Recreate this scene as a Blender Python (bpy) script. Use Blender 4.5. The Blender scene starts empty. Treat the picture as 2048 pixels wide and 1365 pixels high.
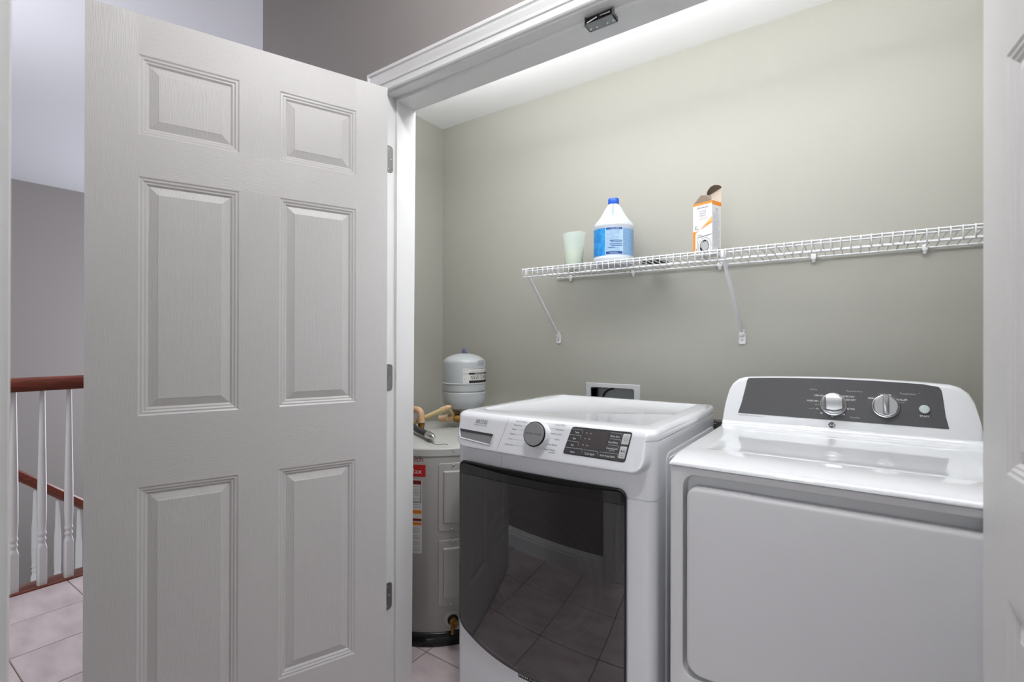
import bpy, bmesh, math, random
from mathutils import Vector, Matrix
random.seed(7)
sc = bpy.context.scene
COL = sc.collection
R = math.radians
PI = math.pi

# ------------------------------------------------------------------ camera, light, exposure
cam_d = bpy.data.cameras.new('camera'); cam = bpy.data.objects.new('camera', cam_d); COL.objects.link(cam)
cam_d.sensor_width = 36; cam_d.lens = 982.9 / 2048 * 36; cam_d.clip_start = 0.02; cam_d.clip_end = 60
YAW, PITCH, ROLL = .6094, .001642, .002168
_f = Vector((-math.sin(YAW) * math.cos(PITCH), math.cos(YAW) * math.cos(PITCH), math.sin(PITCH)))
_r = Vector((math.cos(YAW), math.sin(YAW), 0)); _u = _r.cross(_f)
_r2 = _r * math.cos(ROLL) + _u * math.sin(ROLL); _u2 = -_r * math.sin(ROLL) + _u * math.cos(ROLL)
_m = Matrix((_r2, _u2, -_f)).transposed().to_4x4(); _m.translation = Vector((0, 0, 1.2))
cam.matrix_world = _m
cam_d.dof.use_dof = True; cam_d.dof.focus_distance = 1.9; cam_d.dof.aperture_fstop = 4.0
sc.camera = cam
sc.view_settings.view_transform = 'Standard'; sc.view_settings.look = 'None'
sc.view_settings.gamma = 1; sc.view_settings.use_curve_mapping = False
sc.view_settings.exposure = 0.0
w = bpy.data.worlds.new('world'); sc.world = w; w.use_nodes = True
w.node_tree.nodes['Background'].inputs[0].default_value = (.75, .82, 1, 1)
w.node_tree.nodes['Background'].inputs[1].default_value = .3

def area(name, loc, target, sx, sy, power, col=(1, 1, 1)):
    d = bpy.data.lights.new(name, 'AREA'); d.shape = 'RECTANGLE'; d.size = sx; d.size_y = sy; d.energy = power; d.color = col
    o = bpy.data.objects.new(name, d); COL.objects.link(o); o.location = loc
    o.rotation_euler = (Vector(target) - Vector(loc)).to_track_quat('-Z', 'Y').to_euler()
    return o
def point(name, loc, power, rad, col=(1, 1, 1)):
    d = bpy.data.lights.new(name, 'POINT'); d.energy = power; d.shadow_soft_size = rad; d.color = col
    o = bpy.data.objects.new(name, d); COL.objects.link(o); o.location = loc
    return o
area('closet_lamp_down', (-.56, 1.38, 2.205), (-.56, 1.38, 0), 2.0, .14, 4.5, (.98, .99, 1))
area('closet_lamp_up', (-.56, 1.38, 2.20), (-.56, 1.38, 3), 2.1, .20, 26, (.98, .99, 1))
point('hall_bulb_a', (-.30, .575, 2.66), 31, .016, (1, .99, .985))
point('hall_bulb_b', (-.22, .656, 2.66), 12, .016, (1, .99, .985))
area('landing_light_down', (-3.0, -.4, 2.40), (-3.6, .3, 0), .6, .6, 28, (.97, .97, 1))
area('landing_fill_up', (-3.0, .1, 2.05), (-3.2, .5, 3), .8, .8, 8, (.95, .96, 1))  # unseen fill added to brighten the ceiling over the landing
area('stair_fill_light', (-5.0, 3.6, .9), (-4.6, 1.0, 1.6), 2.2, 2.6, 110, (.92, .94, 1))  # added fill for stairwell and ceiling; no window is modelled there
area('room_fill_light', (-.2, -2.6, 1.5), (-.3, 1.2, 1.2), 2.2, 1.6, 38, (.93, .97, 1))  # frontal fill added behind the camera, no real window

# ------------------------------------------------------------------ materials
def lin(c):
    return tuple(((v / 255) / 12.92 if v / 255 <= .04045 else ((v / 255 + .055) / 1.055) ** 2.4) for v in c)
MATS = {}
def mat(name, rgb, rough=.5, metal=0, ior=1.5, coat=0, bump=None, vary=None, emit=0, trans=0, alpha=1):
    """bump = (strength, scale, (sx,sy,sz)); vary = (second rgb, scale, detail)"""
    if name in MATS: return MATS[name]
    m = bpy.data.materials.new(name); m.use_nodes = True; N = m.node_tree.nodes; L = m.node_tree.links
    b = N['Principled BSDF']; c = (*lin(rgb), 1)
    b.inputs['Base Color'].default_value = c; b.inputs['Roughness'].default_value = rough
    b.inputs['Metallic'].default_value = metal; b.inputs['IOR'].default_value = ior
    b.inputs['Coat Weight'].default_value = coat; b.inputs['Coat Roughness'].default_value = .04
    b.inputs['Transmission Weight'].default_value = trans; b.inputs['Alpha'].default_value = alpha
    if emit:
        b.inputs['Emission Color'].default_value = c; b.inputs['Emission Strength'].default_value = emit
    tc = None
    if bump or vary: tc = N.new('ShaderNodeTexCoord')
    if bump:
        mp = N.new('ShaderNodeMapping'); mp.inputs['Scale'].default_value = bump[2]
        nz = N.new('ShaderNodeTexNoise'); nz.inputs['Scale'].default_value = bump[1]; nz.inputs['Detail'].default_value = 3
        nz.inputs['Distortion'].default_value = bump[3] if len(bump) > 3 else 0
        bp = N.new('ShaderNodeBump'); bp.inputs['Strength'].default_value = bump[0]; bp.inputs['Distance'].default_value = .002
        L.new(tc.outputs['Object'], mp.inputs[0]); L.new(mp.outputs[0], nz.inputs['Vector']); L.new(nz.outputs['Fac'], bp.inputs['Height'])
        L.new(bp.outputs[0], b.inputs['Normal'])
    if vary:
        nz = N.new('ShaderNodeTexNoise'); nz.inputs['Scale'].default_value = vary[1]; nz.inputs['Detail'].default_value = 5
        mp = N.new('ShaderNodeMapping')
        if len(vary) > 2: mp.inputs['Scale'].default_value = vary[2]
        rp = N.new('ShaderNodeValToRGB'); rp.color_ramp.elements[0].position = .35; rp.color_ramp.elements[1].position = .68
        rp.color_ramp.elements[0].color = c; rp.color_ramp.elements[1].color = (*lin(vary[0]), 1)
        L.new(tc.outputs['Object'], mp.inputs[0]); L.new(mp.outputs[0], nz.inputs['Vector'])
        L.new(nz.outputs['Fac'], rp.inputs[0]); L.new(rp.outputs[0], b.inputs['Base Color'])
    MATS[name] = m
    return m

M_sage = mat('sage_wall_paint', (173, 172, 164), .42, bump=(.12, 260, (1, 1, 1)))
M_taupe = mat('taupe_wall_paint', (146, 141, 139), .6, bump=(.12, 260, (1, 1, 1)))
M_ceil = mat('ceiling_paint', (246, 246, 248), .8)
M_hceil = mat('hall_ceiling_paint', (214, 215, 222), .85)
M_trim = mat('white_trim_paint', (226, 227, 227), .32)
DOORC = (205, 204, 203)
M_dv = mat('door_grain_vertical', DOORC, .38, bump=(.38, 50, (14, 14, .5), .15))
M_dh = mat('door_grain_horizontal', DOORC, .38, bump=(.38, 50, (.5, 14, 14), .15))
M_dm = mat('door_moulding_paint', DOORC, .36)
M_dp = mat('door_panel_grain', DOORC, .36, bump=(.42, 22, (11, 8, .9), 1.2))
M_white = mat('white_enamel', (216, 218, 222), .16, coat=.6)
M_whitep = mat('white_gloss_plastic', (208, 210, 213), .06, coat=.5)
M_side = mat('white_side_metal', (205, 206, 209), .32)
M_ddoor = mat('satin_white_enamel', (208, 208, 210), .38)
M_steel = mat('brushed_steel', (170, 172, 174), .3, 1)
M_nickel = mat('satin_nickel', (150, 150, 148), .35, .9)
M_chrome = mat('chrome', (215, 217, 220), .1, 1)
M_satin = mat('satin_silver', (205, 206, 208), .22, 1)
M_black = mat('black_plastic', (14, 14, 15), .25)
M_blackm = mat('matte_black', (20, 20, 20), .6)
M_darkp = mat('charcoal_panel', (58, 58, 60), .3)
M_dpanel = mat('speckled_grey_panel', (60, 60, 62), .35, 0, vary=((78, 78, 80), 900))
M_ink = mat('black_ink', (24, 24, 26), .6)
M_grey_ink = mat('grey_ink', (120, 120, 124), .6)
M_wink = mat('white_ink', (225, 225, 225), .6)
M_lgink = mat('light_grey_ink', (170, 170, 172), .6)
M_heater = mat('grey_heater_enamel', (166, 164, 160), .38)
M_heatertop = mat('grey_heater_lid', (176, 176, 172), .4)
M_tank = mat('grey_tank_enamel', (170, 174, 176), .3)
M_brass = mat('brass', (150, 112, 55), .35, .8)
M_cpvc = mat('cream_plastic_pipe', (205, 188, 140), .4)
M_peach = mat('peach_pipe_fitting', (205, 168, 132), .4)
M_conduit = mat('dark_grey_conduit', (62, 63, 68), .25, .2)
M_red = mat('red_label', (170, 22, 26), .5)
M_dred = mat('dark_red_ink', (112, 26, 22), .5)
M_orange = mat('orange_label', (214, 120, 30), .5)
M_label = mat('white_label', (205, 205, 202), .5)
M_wire = mat('white_coated_wire', (228, 229, 232), .3)
M_wood = mat('red_brown_stained_wood', (124, 52, 28), .3, coat=.3, vary=((84, 32, 18), 9, (20, 1.2, 20)))
M_tile = mat('mauve_beige_tile', (206, 194, 194), .3, bump=(.2, 30, (1, 1, 1)), vary=((180, 166, 170), 5, (1, 2.5, 1)))
M_grout = mat('grout', (120, 98, 88), .9)
M_bottle = mat('white_bottle_plastic', (210, 216, 226), .3)
M_bluecap = mat('blue_cap_plastic', (20, 92, 205), .3)
M_blue = mat('blue_label', (18, 120, 205), .4, vary=((60, 165, 225), 40))
M_lblue = mat('pale_blue_label', (172, 205, 232), .4)
M_mblue = mat('mid_blue_label', (146, 186, 224), .4)
M_dblue = mat('dark_blue_ink', (26, 74, 150), .4)
M_box = mat('white_carton', (226, 226, 230), .5)
M_orng = mat('orange_carton_print', (240, 142, 36), .45)
M_lorng = mat('pale_orange_carton_print', (250, 190, 120), .45)
M_kraft = mat('brown_carton_inside', (118, 102, 88), .8)
M_kraftl = mat('light_carton_inside', (196, 182, 168), .8)
M_blueknob = mat('blue_grey_cap', (92, 100, 140), .4)

def cup_mat():
    m = bpy.data.materials.new('frosted_plastic'); m.use_nodes = True; N = m.node_tree.nodes; L = m.node_tree.links
    b = N['Principled BSDF']; b.inputs['Base Color'].default_value = (*lin((238, 243, 242)), 1); b.inputs['Roughness'].default_value = .35
    t = N.new('ShaderNodeBsdfTranslucent'); t.inputs[0].default_value = (*lin((246, 251, 248)), 1)
    x = N.new('ShaderNodeMixShader'); x.inputs[0].default_value = .72
    L.new(b.outputs[0], x.inputs[1]); L.new(t.outputs[0], x.inputs[2]); L.new(x.outputs[0], N['Material Output'].inputs[0])
    return m
M_cup = cup_mat()
def smoke_glass():
    m = bpy.data.materials.new('smoked_door_glass'); m.use_nodes = True; N = m.node_tree.nodes; L = m.node_tree.links
    N.remove(N['Principled BSDF'])
    g = N.new('ShaderNodeBsdfGlossy'); g.inputs['Roughness'].default_value = .015; g.inputs[0].default_value = (1, 1, 1, 1)
    t = N.new('ShaderNodeBsdfTransparent'); t.inputs[0].default_value = (.07, .07, .072, 1)
    fr = N.new('ShaderNodeFresnel'); fr.inputs[0].default_value = 2.05
    x = N.new('ShaderNodeMixShader'); L.new(fr.outputs[0], x.inputs[0]); L.new(t.outputs[0], x.inputs[1]); L.new(g.outputs[0], x.inputs[2])
    L.new(x.outputs[0], N['Material Output'].inputs[0])
    return m
M_smoke = smoke_glass()

# ------------------------------------------------------------------ helpers
def root_loc(p):
    v = Vector((0, 0, 0))
    while p is not None:
        v += p.location; p = p.parent
    return v
def link(name, bm, mats, parent=None, smooth=None, local=False, normals=True):
    """one mesh object; verts are in world coordinates unless local; a child's verts are moved into its thing's frame"""
    me = bpy.data.meshes.new(name)
    if normals: bmesh.ops.recalc_face_normals(bm, faces=bm.faces)
    if not local and parent is not None:
        bmesh.ops.translate(bm, verts=bm.verts, vec=-root_loc(parent))
    bm.to_mesh(me); bm.free()
    for m in (mats if isinstance(mats, (list, tuple)) else [mats]): me.materials.append(m)
    if smooth is not None:
        me.polygons.foreach_set('use_smooth', [True] * len(me.polygons)); me.set_sharp_from_angle(angle=R(smooth))
    o = bpy.data.objects.new(name, me); COL.objects.link(o)
    if parent is not None: o.parent = parent
    return o
def tag(o, label=None, cat=None, group=None, kind=None):
    if label: o['label'] = label
    if cat: o['category'] = cat
    if group: o['group'] = group
    if kind: o['kind'] = kind
    return o
def thing(name, loc, label, cat, group=None, kind=None, rz=0):
    o = bpy.data.objects.new(name, None); COL.objects.link(o); o.location = loc; o.rotation_euler = (0, 0, rz); o.empty_display_size = .1
    return tag(o, label, cat, group, kind)
def struct(o, label=None):
    o['kind'] = 'structure'
    if label: o['label'] = label
    return o
def box(bm, x0, x1, y0, y1, z0, z1, r=0, seg=2, mi=0):
    vs = [bm.verts.new(p) for p in ((x0,y0,z0),(x1,y0,z0),(x1,y1,z0),(x0,y1,z0),(x0,y0,z1),(x1,y0,z1),(x1,y1,z1),(x0,y1,z1))]
    fs = [bm.faces.new([vs[i] for i in q]) for q in ((0,3,2,1),(4,5,6,7),(0,1,5,4),(1,2,6,5),(2,3,7,6),(3,0,4,7))]
    for f in fs: f.material_index = mi
    if r:
        es = list({e for f in fs for e in f.edges})
        bmesh.ops.bevel(bm, geom=es, offset=r, segments=seg, profile=.5, affect='EDGES')
    return bm
def B(*a, **k): return box(bmesh.new(), *a, **k)
def loft(bm, loops, cap0=True, cap1=True, closed=True, mi=0):
    V = [[bm.verts.new(p) for p in l] for l in loops]; n = len(V[0])
    for a, b in zip(V, V[1:]):
        for i in range(n if closed else n - 1):
            j = (i + 1) % n
            try: bm.faces.new((a[i], a[j], b[j], b[i])).material_index = mi
            except ValueError: pass
    if cap0: bm.faces.new(V[0][::-1]).material_index = mi
    if cap1: bm.faces.new(V[-1]).material_index = mi
    return V
def tube(bm, pts, r, n=8, cap=True, mi=0):
    pts = [Vector(p) for p in pts]; loops = []; prev = None
    for i, p in enumerate(pts):
        d = (pts[min(i + 1, len(pts) - 1)] - pts[max(i - 1, 0)]).normalized()
        if prev is None: a = d.orthogonal().normalized()
        else: a = (prev - d * prev.dot(d)).normalized()
        prev = a; b = d.cross(a); rr = r[i] if isinstance(r, (list, tuple)) else r
        loops.append([p + (a * math.cos(2*PI*k/n) + b * math.sin(2*PI*k/n)) * rr for k in range(n)])
    loft(bm, loops, cap, cap, mi=mi); return bm
def lathe(bm, prof, c=(0,0,0), n=32, axis=Vector((0,0,1)), mi=0, cap=True, fr=None):
    """prof = [(radius, height)]; fr(az, h, r) may change r"""
    axis = Vector(axis).normalized(); a = Vector((1,0,0)) if abs(axis.z) > .9 else Vector((0,0,1)).cross(axis).normalized(); b = axis.cross(a)
    loops = []
    for r, h in prof:
        loops.append([Vector(c) + axis*h + (a*math.cos(2*PI*k/n) + b*math.sin(2*PI*k/n)) * max(1e-4, (fr(2*PI*k/n, h, r) if fr else r)) for k in range(n)])
    loft(bm, loops, cap, cap, mi=mi); return bm
def rrect(x0, x1, z0, z1, r, n=6):
    """rounded rectangle, counter-clockwise from the lower left; r one radius or four (ll, lr, ur, ul)"""
    rs = r if isinstance(r, (list, tuple)) else [r] * 4
    out = []
    for (cx, cz, a0, rr) in ((x0+rs[0], z0+rs[0], PI, rs[0]), (x1-rs[1], z0+rs[1], 1.5*PI, rs[1]), (x1-rs[2], z1-rs[2], 0, rs[2]), (x0+rs[3], z1-rs[3], .5*PI, rs[3])):
        for k in range(n + 1):
            a = a0 + .5*PI*k/n; out.append((cx + rr*math.cos(a), cz + rr*math.sin(a)))
    return out
def inset(poly, d):
    n = len(poly); out = []
    for i in range(n):
        p0 = Vector(poly[i-1]); p = Vector(poly[i]); p1 = Vector(poly[(i+1) % n])
        e0 = (p - p0); e1 = (p1 - p)
        if e0.length < 1e-9: e0 = e1
        if e1.length < 1e-9: e1 = e0
        e0.normalize(); e1.normalize()
        n0 = Vector((-e0.y, e0.x)); n1 = Vector((-e1.y, e1.x)); m = (n0 + n1)
        m = m.normalized() if m.length > 1e-6 else n0
        out.append(tuple(p + m * d / max(.5, m.dot(n0))))
    return out
_tc = {}
def text2d(s):
    if s in _tc: return _tc[s]
    cu = bpy.data.curves.new('t', 'FONT'); cu.body = s; cu.size = 1; cu.resolution_u = 3; cu.align_x = 'LEFT'
    o = bpy.data.objects.new('t', cu); COL.objects.link(o)
    dg = bpy.context.evaluated_depsgraph_get(); me = o.evaluated_get(dg).to_mesh()
    vs = [(v.co.x, v.co.y) for v in me.vertices]; fs = [tuple(p.vertices) for p in me.polygons]
    o.to_mesh_clear() if False else None
    bpy.data.objects.remove(o); bpy.data.curves.remove(cu)
    _tc[s] = (vs, fs); return _tc[s]
def put_text(bm, s, size, fn, align='L', sx=1, shear=0, mi=0, width=None, flip=False):
    """fn(u, v) gives the 3-D point; size = cap height"""
    vs, fs = text2d(s); k = size / .70
    x0 = min(v[0] for v in vs); x1 = max(v[0] for v in vs); kx = k * sx if width is None else width / (x1 - x0)
    off = {'L': 0, 'C': .5, 'R': 1}[align] * (x1 - x0)
    q = []
    for x, y in vs:
        uu = (x - x0 - off) * kx + shear * y * k; vv = y * k
        if flip: uu, vv = -uu, size - vv
        q.append(bm.verts.new(fn(uu, vv)))
    for f in fs:
        try: bm.faces.new([q[i] for i in f]).material_index = mi
        except ValueError: pass
# a small serif alphabet for the printed logos: (polygons in a 0..1 high cell, advance)
def _stroke(x0, y0, x1, y1, w): return [(x0-w/2, y0), (x0+w/2, y0), (x1+w/2, y1), (x1-w/2, y1)]
def _ser(x, y, w=.26): return [(x-w/2, y), (x+w/2, y), (x+w/2, y+.06), (x-w/2, y+.06)]
def _arc(cx, cy, rx, ry, a0, a1, w, n=12, wm=1):
    out = []
    for k in range(n):
        a, b = R(a0+(a1-a0)*k/n), R(a0+(a1-a0)*(k+1)/n)
        wa = w*(.45+.55*abs(math.cos(a))); wb = w*(.45+.55*abs(math.cos(b)))
        out.append([(cx+(rx-wa)*math.cos(a), cy+(ry-wa*.8)*math.sin(a)), (cx+rx*math.cos(a), cy+ry*math.sin(a)), (cx+rx*math.cos(b), cy+ry*math.sin(b)), (cx+(rx-wb)*math.cos(b), cy+(ry-wb*.8)*math.sin(b))])
    return out
SER = {
 'M': ([_stroke(.14,0,.14,1,.08), _stroke(.46,.1,.2,1,.16), _stroke(.46,.1,.78,1,.07), _stroke(.8,0,.8,1,.16), _ser(.14,0), _ser(.8,0,.32), _ser(.12,.94,.22), _ser(.82,.94,.28)], .98),
 'A': ([_stroke(.1,0,.4,1,.07), _stroke(.66,0,.38,1,.16), [(.2,.3),(.58,.3),(.56,.36),(.22,.36)], _ser(.1,0), _ser(.68,0,.32)], .76),
 'Y': ([_stroke(.38,.45,.14,1,.15), _stroke(.38,.45,.66,1,.07), _stroke(.38,0,.38,.5,.15), _ser(.38,0,.34), _ser(.14,.94,.3), _ser(.66,.94,.24)], .72),
 'T': ([_stroke(.36,0,.36,1,.16), [(.02,.93),(.7,.93),(.7,1),(.02,1)], _ser(.36,0,.34), [(.02,.76),(.07,.76),(.07,1),(.02,1)], [(.65,.76),(.7,.76),(.7,1),(.65,1)]], .74),
 'G': (_arc(.46,.5,.4,.52,50,315,.16) + [_stroke(.72,.02,.72,.42,.14), _ser(.72,.38,.3), _stroke(.76,.7,.76,.98,.05)], .92),
 'N': ([_stroke(.14,0,.14,1,.07), _stroke(.74,0,.18,1,.17), _stroke(.76,0,.76,1,.07), _ser(.14,0), _ser(.76,.94), _ser(.14,.94)], .9),
 'X': ([_stroke(.7,0,.14,1,.16), _stroke(.14,0,.68,1,.07), _ser(.14,0), _ser(.7,0,.3), _ser(.14,.94,.3), _ser(.68,.94)], .86),
 'P': ([_stroke(.18,0,.18,1,.16), _ser(.18,0,.34), _ser(.16,.94,.26)] + _arc(.28,.74,.34,.26,-90,90,.15) , .68),
 'S': (_arc(.34,.74,.28,.27,20,270,.14) + _arc(.34,.26,.3,.27,-160,90,.14), .68),
 'H': ([_stroke(.16,0,.16,1,.15), _stroke(.74,0,.74,1,.15), [(.16,.47),(.74,.47),(.74,.53),(.16,.53)], _ser(.16,0,.32), _ser(.74,0,.32), _ser(.16,.94,.32), _ser(.74,.94,.32)], .92),
 'E': ([_stroke(.18,0,.18,1,.16), [(.1,0),(.64,0),(.64,.07),(.1,.07)], [(.1,.93),(.62,.93),(.62,1),(.1,1)], [(.18,.47),(.48,.47),(.48,.53),(.18,.53)]], .7),
 'R': ([_stroke(.18,0,.18,1,.16), _stroke(.66,0,.36,.5,.15), _ser(.18,0,.34), _ser(.16,.94,.26)] + _arc(.28,.74,.32,.26,-90,90,.15), .76),
 '-': ([[(.04,.4),(.3,.4),(.3,.5),(.04,.5)]], .36),
}
def put_serif(bm, s, size, fn, align='L', shear=0, sx=1, mi=0, flip=False):
    W = sum(SER[c][1] for c in s); x = -{'L': 0, 'C': .5, 'R': 1}[align] * W
    for c in s:
        polys, adv = SER[c]
        for p in polys:
            q = []
            for a, b in p:
                uu = (x + a) * size * sx + shear * b * size; vv = b * size
                if flip: uu, vv = -uu, size - vv
                q.append(bm.verts.new(fn(uu, vv)))
            try: bm.faces.new(q).material_index = mi
            except ValueError: pass
        x += adv
def quad(bm, fn, u0, u1, v0, v1, nu=1, nv=1, mi=0, thick=None):
    g = [[bm.verts.new(fn(u0+(u1-u0)*i/nu, v0+(v1-v0)*j/nv)) for i in range(nu+1)] for j in range(nv+1)]
    for j in range(nv):
        for i in range(nu): bm.faces.new((g[j][i], g[j][i+1], g[j+1][i+1], g[j+1][i])).material_index = mi

# ------------------------------------------------------------------ dimensions of the place
XL, XR = -1.308, .2185            # closet opening between jambs
YW, YWB = 1.125, 1.235            # front wall faces
ZH = 2.042                        # head jamb underside
CX0, CX1, CY1, CZ = -1.975, .86, 2.12, 2.44
HZ = 2.74
DX0, DX1 = -.812, .11             # doorway the camera stands in
DY0, DY1 = -.03, .127             # its wall

# ------------------------------------------------------------------ floor of tiles
fl = B(-3.2335, 1.4, -3.0, 3.6, -.25, -.004); floor = struct(link('floor', fl, M_grout), 'mauve beige ceramic tile floor with brown grout lines')
tile_me = None; P_ = .3125; G_ = .0035
def tile_mesh():
    bm = B(G_/2, P_-G_/2, G_/2, P_-G_/2, -.012, 0, r=.0018, seg=1); me = bpy.data.meshes.new('tile'); bm.to_mesh(me); bm.free(); me.materials.append(M_tile); return me
tile_me = tile_mesh()
for i in range(14):
    for j in range(11):
        x = -3.2335 + i*P_; y = .7475 + (j-6)*P_
        if y > 2.1: continue
        t = bpy.data.objects.new('tile', tile_me); COL.objects.link(t); t.parent = floor; t.location = (x, y, 0)
# nosing board at the landing edge
tn = thing('trim_1', (-3.29, .9, 0), None, None, kind='structure'); tn['label'] = 'red brown wooden nosing board along the landing edge'
link('nosing_board', B(-3.35, -3.2335, -.6, 3.2, -.03, .006, r=.006), M_wood, tn, 30)

# ------------------------------------------------------------------ walls
def wall(name, boxes, m, label):
    bm = bmesh.new()
    for b in boxes: box(bm, *b)
    return struct(link(name, bm, m), label)
# front wall of the closet (taupe outside, sage inside by two skins)
ex0, ex1 = XL - .018, XR + .018
wall('wall_front', [(-2.105, ex0, YW, YWB-.02, 0, HZ), (ex1, 1.4, YW, YWB-.02, 0, HZ), (ex0, ex1, YW, YWB-.02, ZH+.018, HZ)], M_taupe, 'taupe hall wall around the closet opening')
wall('wall_front_inside', [(CX0, ex0, YWB-.02, YWB, 0, CZ), (ex1, CX1, YWB-.02, YWB, 0, CZ), (ex0, ex1, YWB-.02, YWB, ZH+.018, CZ)], M_sage, 'sage green inner face of the closet front wall')
wall('wall_left', [(-2.04, CX0, YWB-.02, CY1+.06, 0, HZ)], M_sage, 'sage green left side wall of the closet')
wall('wall_left_outside', [(-2.105, -2.04, YWB-.02, CY1+.16, 0, HZ)], M_taupe, 'taupe outside of the closet side wall')
wall('wall_right', [(CX1, CX1+.1, YWB-.02, CY1+.1, 0, HZ)], M_sage, 'sage green right side wall of the closet')
# back wall with a pocket for the outlet box
OX0, OX1, OZ0, OZ1 = -1.022, -.810, .80, .988
wall('wall_back', [(CX0, OX0, CY1, CY1+.1, 0, HZ), (OX1, CX1, CY1, CY1+.1, 0, HZ), (OX0, OX1, CY1, CY1+.1, 0, OZ0), (OX0, OX1, CY1, CY1+.1, OZ1, HZ)], M_sage, 'sage green back wall of the laundry closet')
struct(link('ceiling_closet', B(CX0, CX1, YWB-.02, CY1, CZ, CZ+.06), M_ceil), 'white closet ceiling')
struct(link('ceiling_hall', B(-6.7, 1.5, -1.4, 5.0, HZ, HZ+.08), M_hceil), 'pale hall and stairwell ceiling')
wall('wall_stair', [(-6.7, -6.565, -1.4, 5.0, -2.8, HZ)], M_taupe, 'taupe far wall of the stairwell')
wall('wall_stair_end', [(-6.565, -2.105, 4.9, 5.0, -2.8, HZ)], M_taupe, 'taupe end wall of the stairwell')
wall('wall_landing_end', [(-6.565, -2.2, -1.4, -1.3, -2.8, HZ)], M_taupe, 'taupe wall at the near end of the landing')
wall('wall_hall', [(-2.2, DX0-.018, DY0, DY1, 0, HZ), (DX1+.018, 1.4, DY0, DY1, 0, HZ), (DX0-.018, DX1+.018, DY0, DY1, 2.06, HZ)], M_taupe, 'taupe hall wall facing the closet')
wall('wall_hall_end', [(1.4, 1.5, -3.0, CY1, 0, HZ)], M_taupe, 'taupe wall closing the right end of the hall')
wall('wall_room', [(-2.3, -2.2, -3.0, DY0, 0, HZ), (-2.3, 1.4, -3.1, -3.0, 0, HZ)], M_taupe, 'taupe walls of the room behind the camera')
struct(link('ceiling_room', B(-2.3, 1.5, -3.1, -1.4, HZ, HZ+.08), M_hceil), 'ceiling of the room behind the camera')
struct(link('floor_stairwell', B(-6.7, -3.25, -1.4, 5.0, -2.9, -2.8), M_taupe), 'lower floor of the stairwell')
wall('wall_landing_edge', [(-3.34, -3.2335, -1.4, 3.6, -2.8, -.032)], M_ceil, 'white fascia below the landing edge')

# ------------------------------------------------------------------ casing and jambs
PROF = [(0, 0), (0, .008), (.004, .0105), (.010, .0105), (.0125, .008), (.026, .0085), (.0275, .0115), (.036, .0125), (.052, .0165), (.058, .0175), (.060, .0145), (.063, .0145), (.065, .0185), (.074, .0185), (.0765, .0165), (.0765, 0)]
def casing(name, x0, x1, zt, yf, sgn, label, rev=.006, lean=0):
    """mitred three-sided casing on a wall face at y = yf, standing out towards sgn"""
    bm = bmesh.new(); L = []
    for px, pz, sxn, szn in ((x0-rev, 0, -1, 0), (x0-rev, zt+rev, -1, 1), (x1+rev, zt+rev, 1, 1), (x1+rev, 0, 1, 0)):
        L.append([(px + sxn*wv, yf + sgn*d, pz + szn*wv) for wv, d in PROF])
    V = loft(bm, L, True, True)
    return struct(link(name, bm, M_trim), label)
casing('trim_2', XL, XR, ZH, YW, -1, 'white stepped casing around the closet opening')
casing('trim_3', DX0, DX1, 2.045, DY1, 1, 'white casing of the doorway at the left edge')
jb = bmesh.new()
def lean_box(bm, x0, x1, ya, yb_bot, yb_top, z0, z1):
    vs = [bm.verts.new(p) for p in ((x0,ya,z0),(x1,ya,z0),(x1,yb_bot,z0),(x0,yb_bot,z0),(x0,ya,z1),(x1,ya,z1),(x1,yb_top,z1),(x0,yb_top,z1))]
    for q in ((0,3,2,1),(4,5,6,7),(0,1,5,4),(1,2,6,5),(2,3,7,6),(3,0,4,7)): bm.faces.new([vs[i] for i in q])
lean_box(jb, XL-.018, XL, YW, 1.236, 1.249, 0, ZH)
lean_box(jb, XR, XR+.018, YW, 1.236, 1.249, 0, ZH)
box(jb, XL-.018, XR+.018, YW, 1.249, ZH, ZH+.018)
struct(link('trim_4', jb, M_trim), 'white door jamb lining the closet opening')
st = bmesh.new()
lean_box(st, XL, XL+.011, 1.1625, 1.2365, 1.2495, 0, ZH-.011)
lean_box(st, XR-.011, XR, 1.1625, 1.2365, 1.2495, 0, ZH-.011)
box(st, XL, XR, 1.1625, 1.2495, ZH-.011, ZH)
struct(link('trim_5', st, M_trim), 'white door stop inside the closet jamb')
j2 = bmesh.new(); box(j2, DX0-.018, DX0, DY0-.005, DY1+.001, 0, 2.045); box(j2, DX1, DX1+.018, DY0-.005, DY1+.001, 0, 2.045); box(j2, DX0-.018, DX1+.018, DY0-.005, DY1+.001, 2.045, 2.063)
struct(link('trim_6', j2, M_trim), 'white jamb of the doorway the view looks through')
def baseboard(name, segs, label):
    bm = bmesh.new()
    for (xa, ya, xb, yb, nx, ny) in segs:
        L = []
        for (x, y) in ((xa, ya), (xb, yb)):
            L.append([(x + nx*d, y + ny*d, z) for d, z in ((0, 0), (.014, 0), (.014, .075), (.011, .085), (.011, .092), (.006, .102), (.004, .112), (0, .114))])
        loft(bm, L)
    struct(link(name, bm, M_trim), label)
baseboard('baseboard_hall', [(-2.2, DY1, DX0-.083, DY1, 0, 1), (DX1+.083, DY1, 1.4, DY1, 0, 1)], 'white baseboard of the hall wall')
baseboard('baseboard_closet_left', [(CX0, CY1, CX0, YWB, 1, 0)], 'white baseboard on the closet side wall')
baseboard('baseboard_closet_back', [(CX0, CY1, CX1, CY1, 0, -1)], 'white baseboard on the closet back wall')
baseboard('baseboard_front', [(-2.105, YW, XL-.083, YW, 0, -1), (XR+.083, YW, 1.4, YW, 0, -1)], 'white baseboard beside the closet opening')

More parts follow.
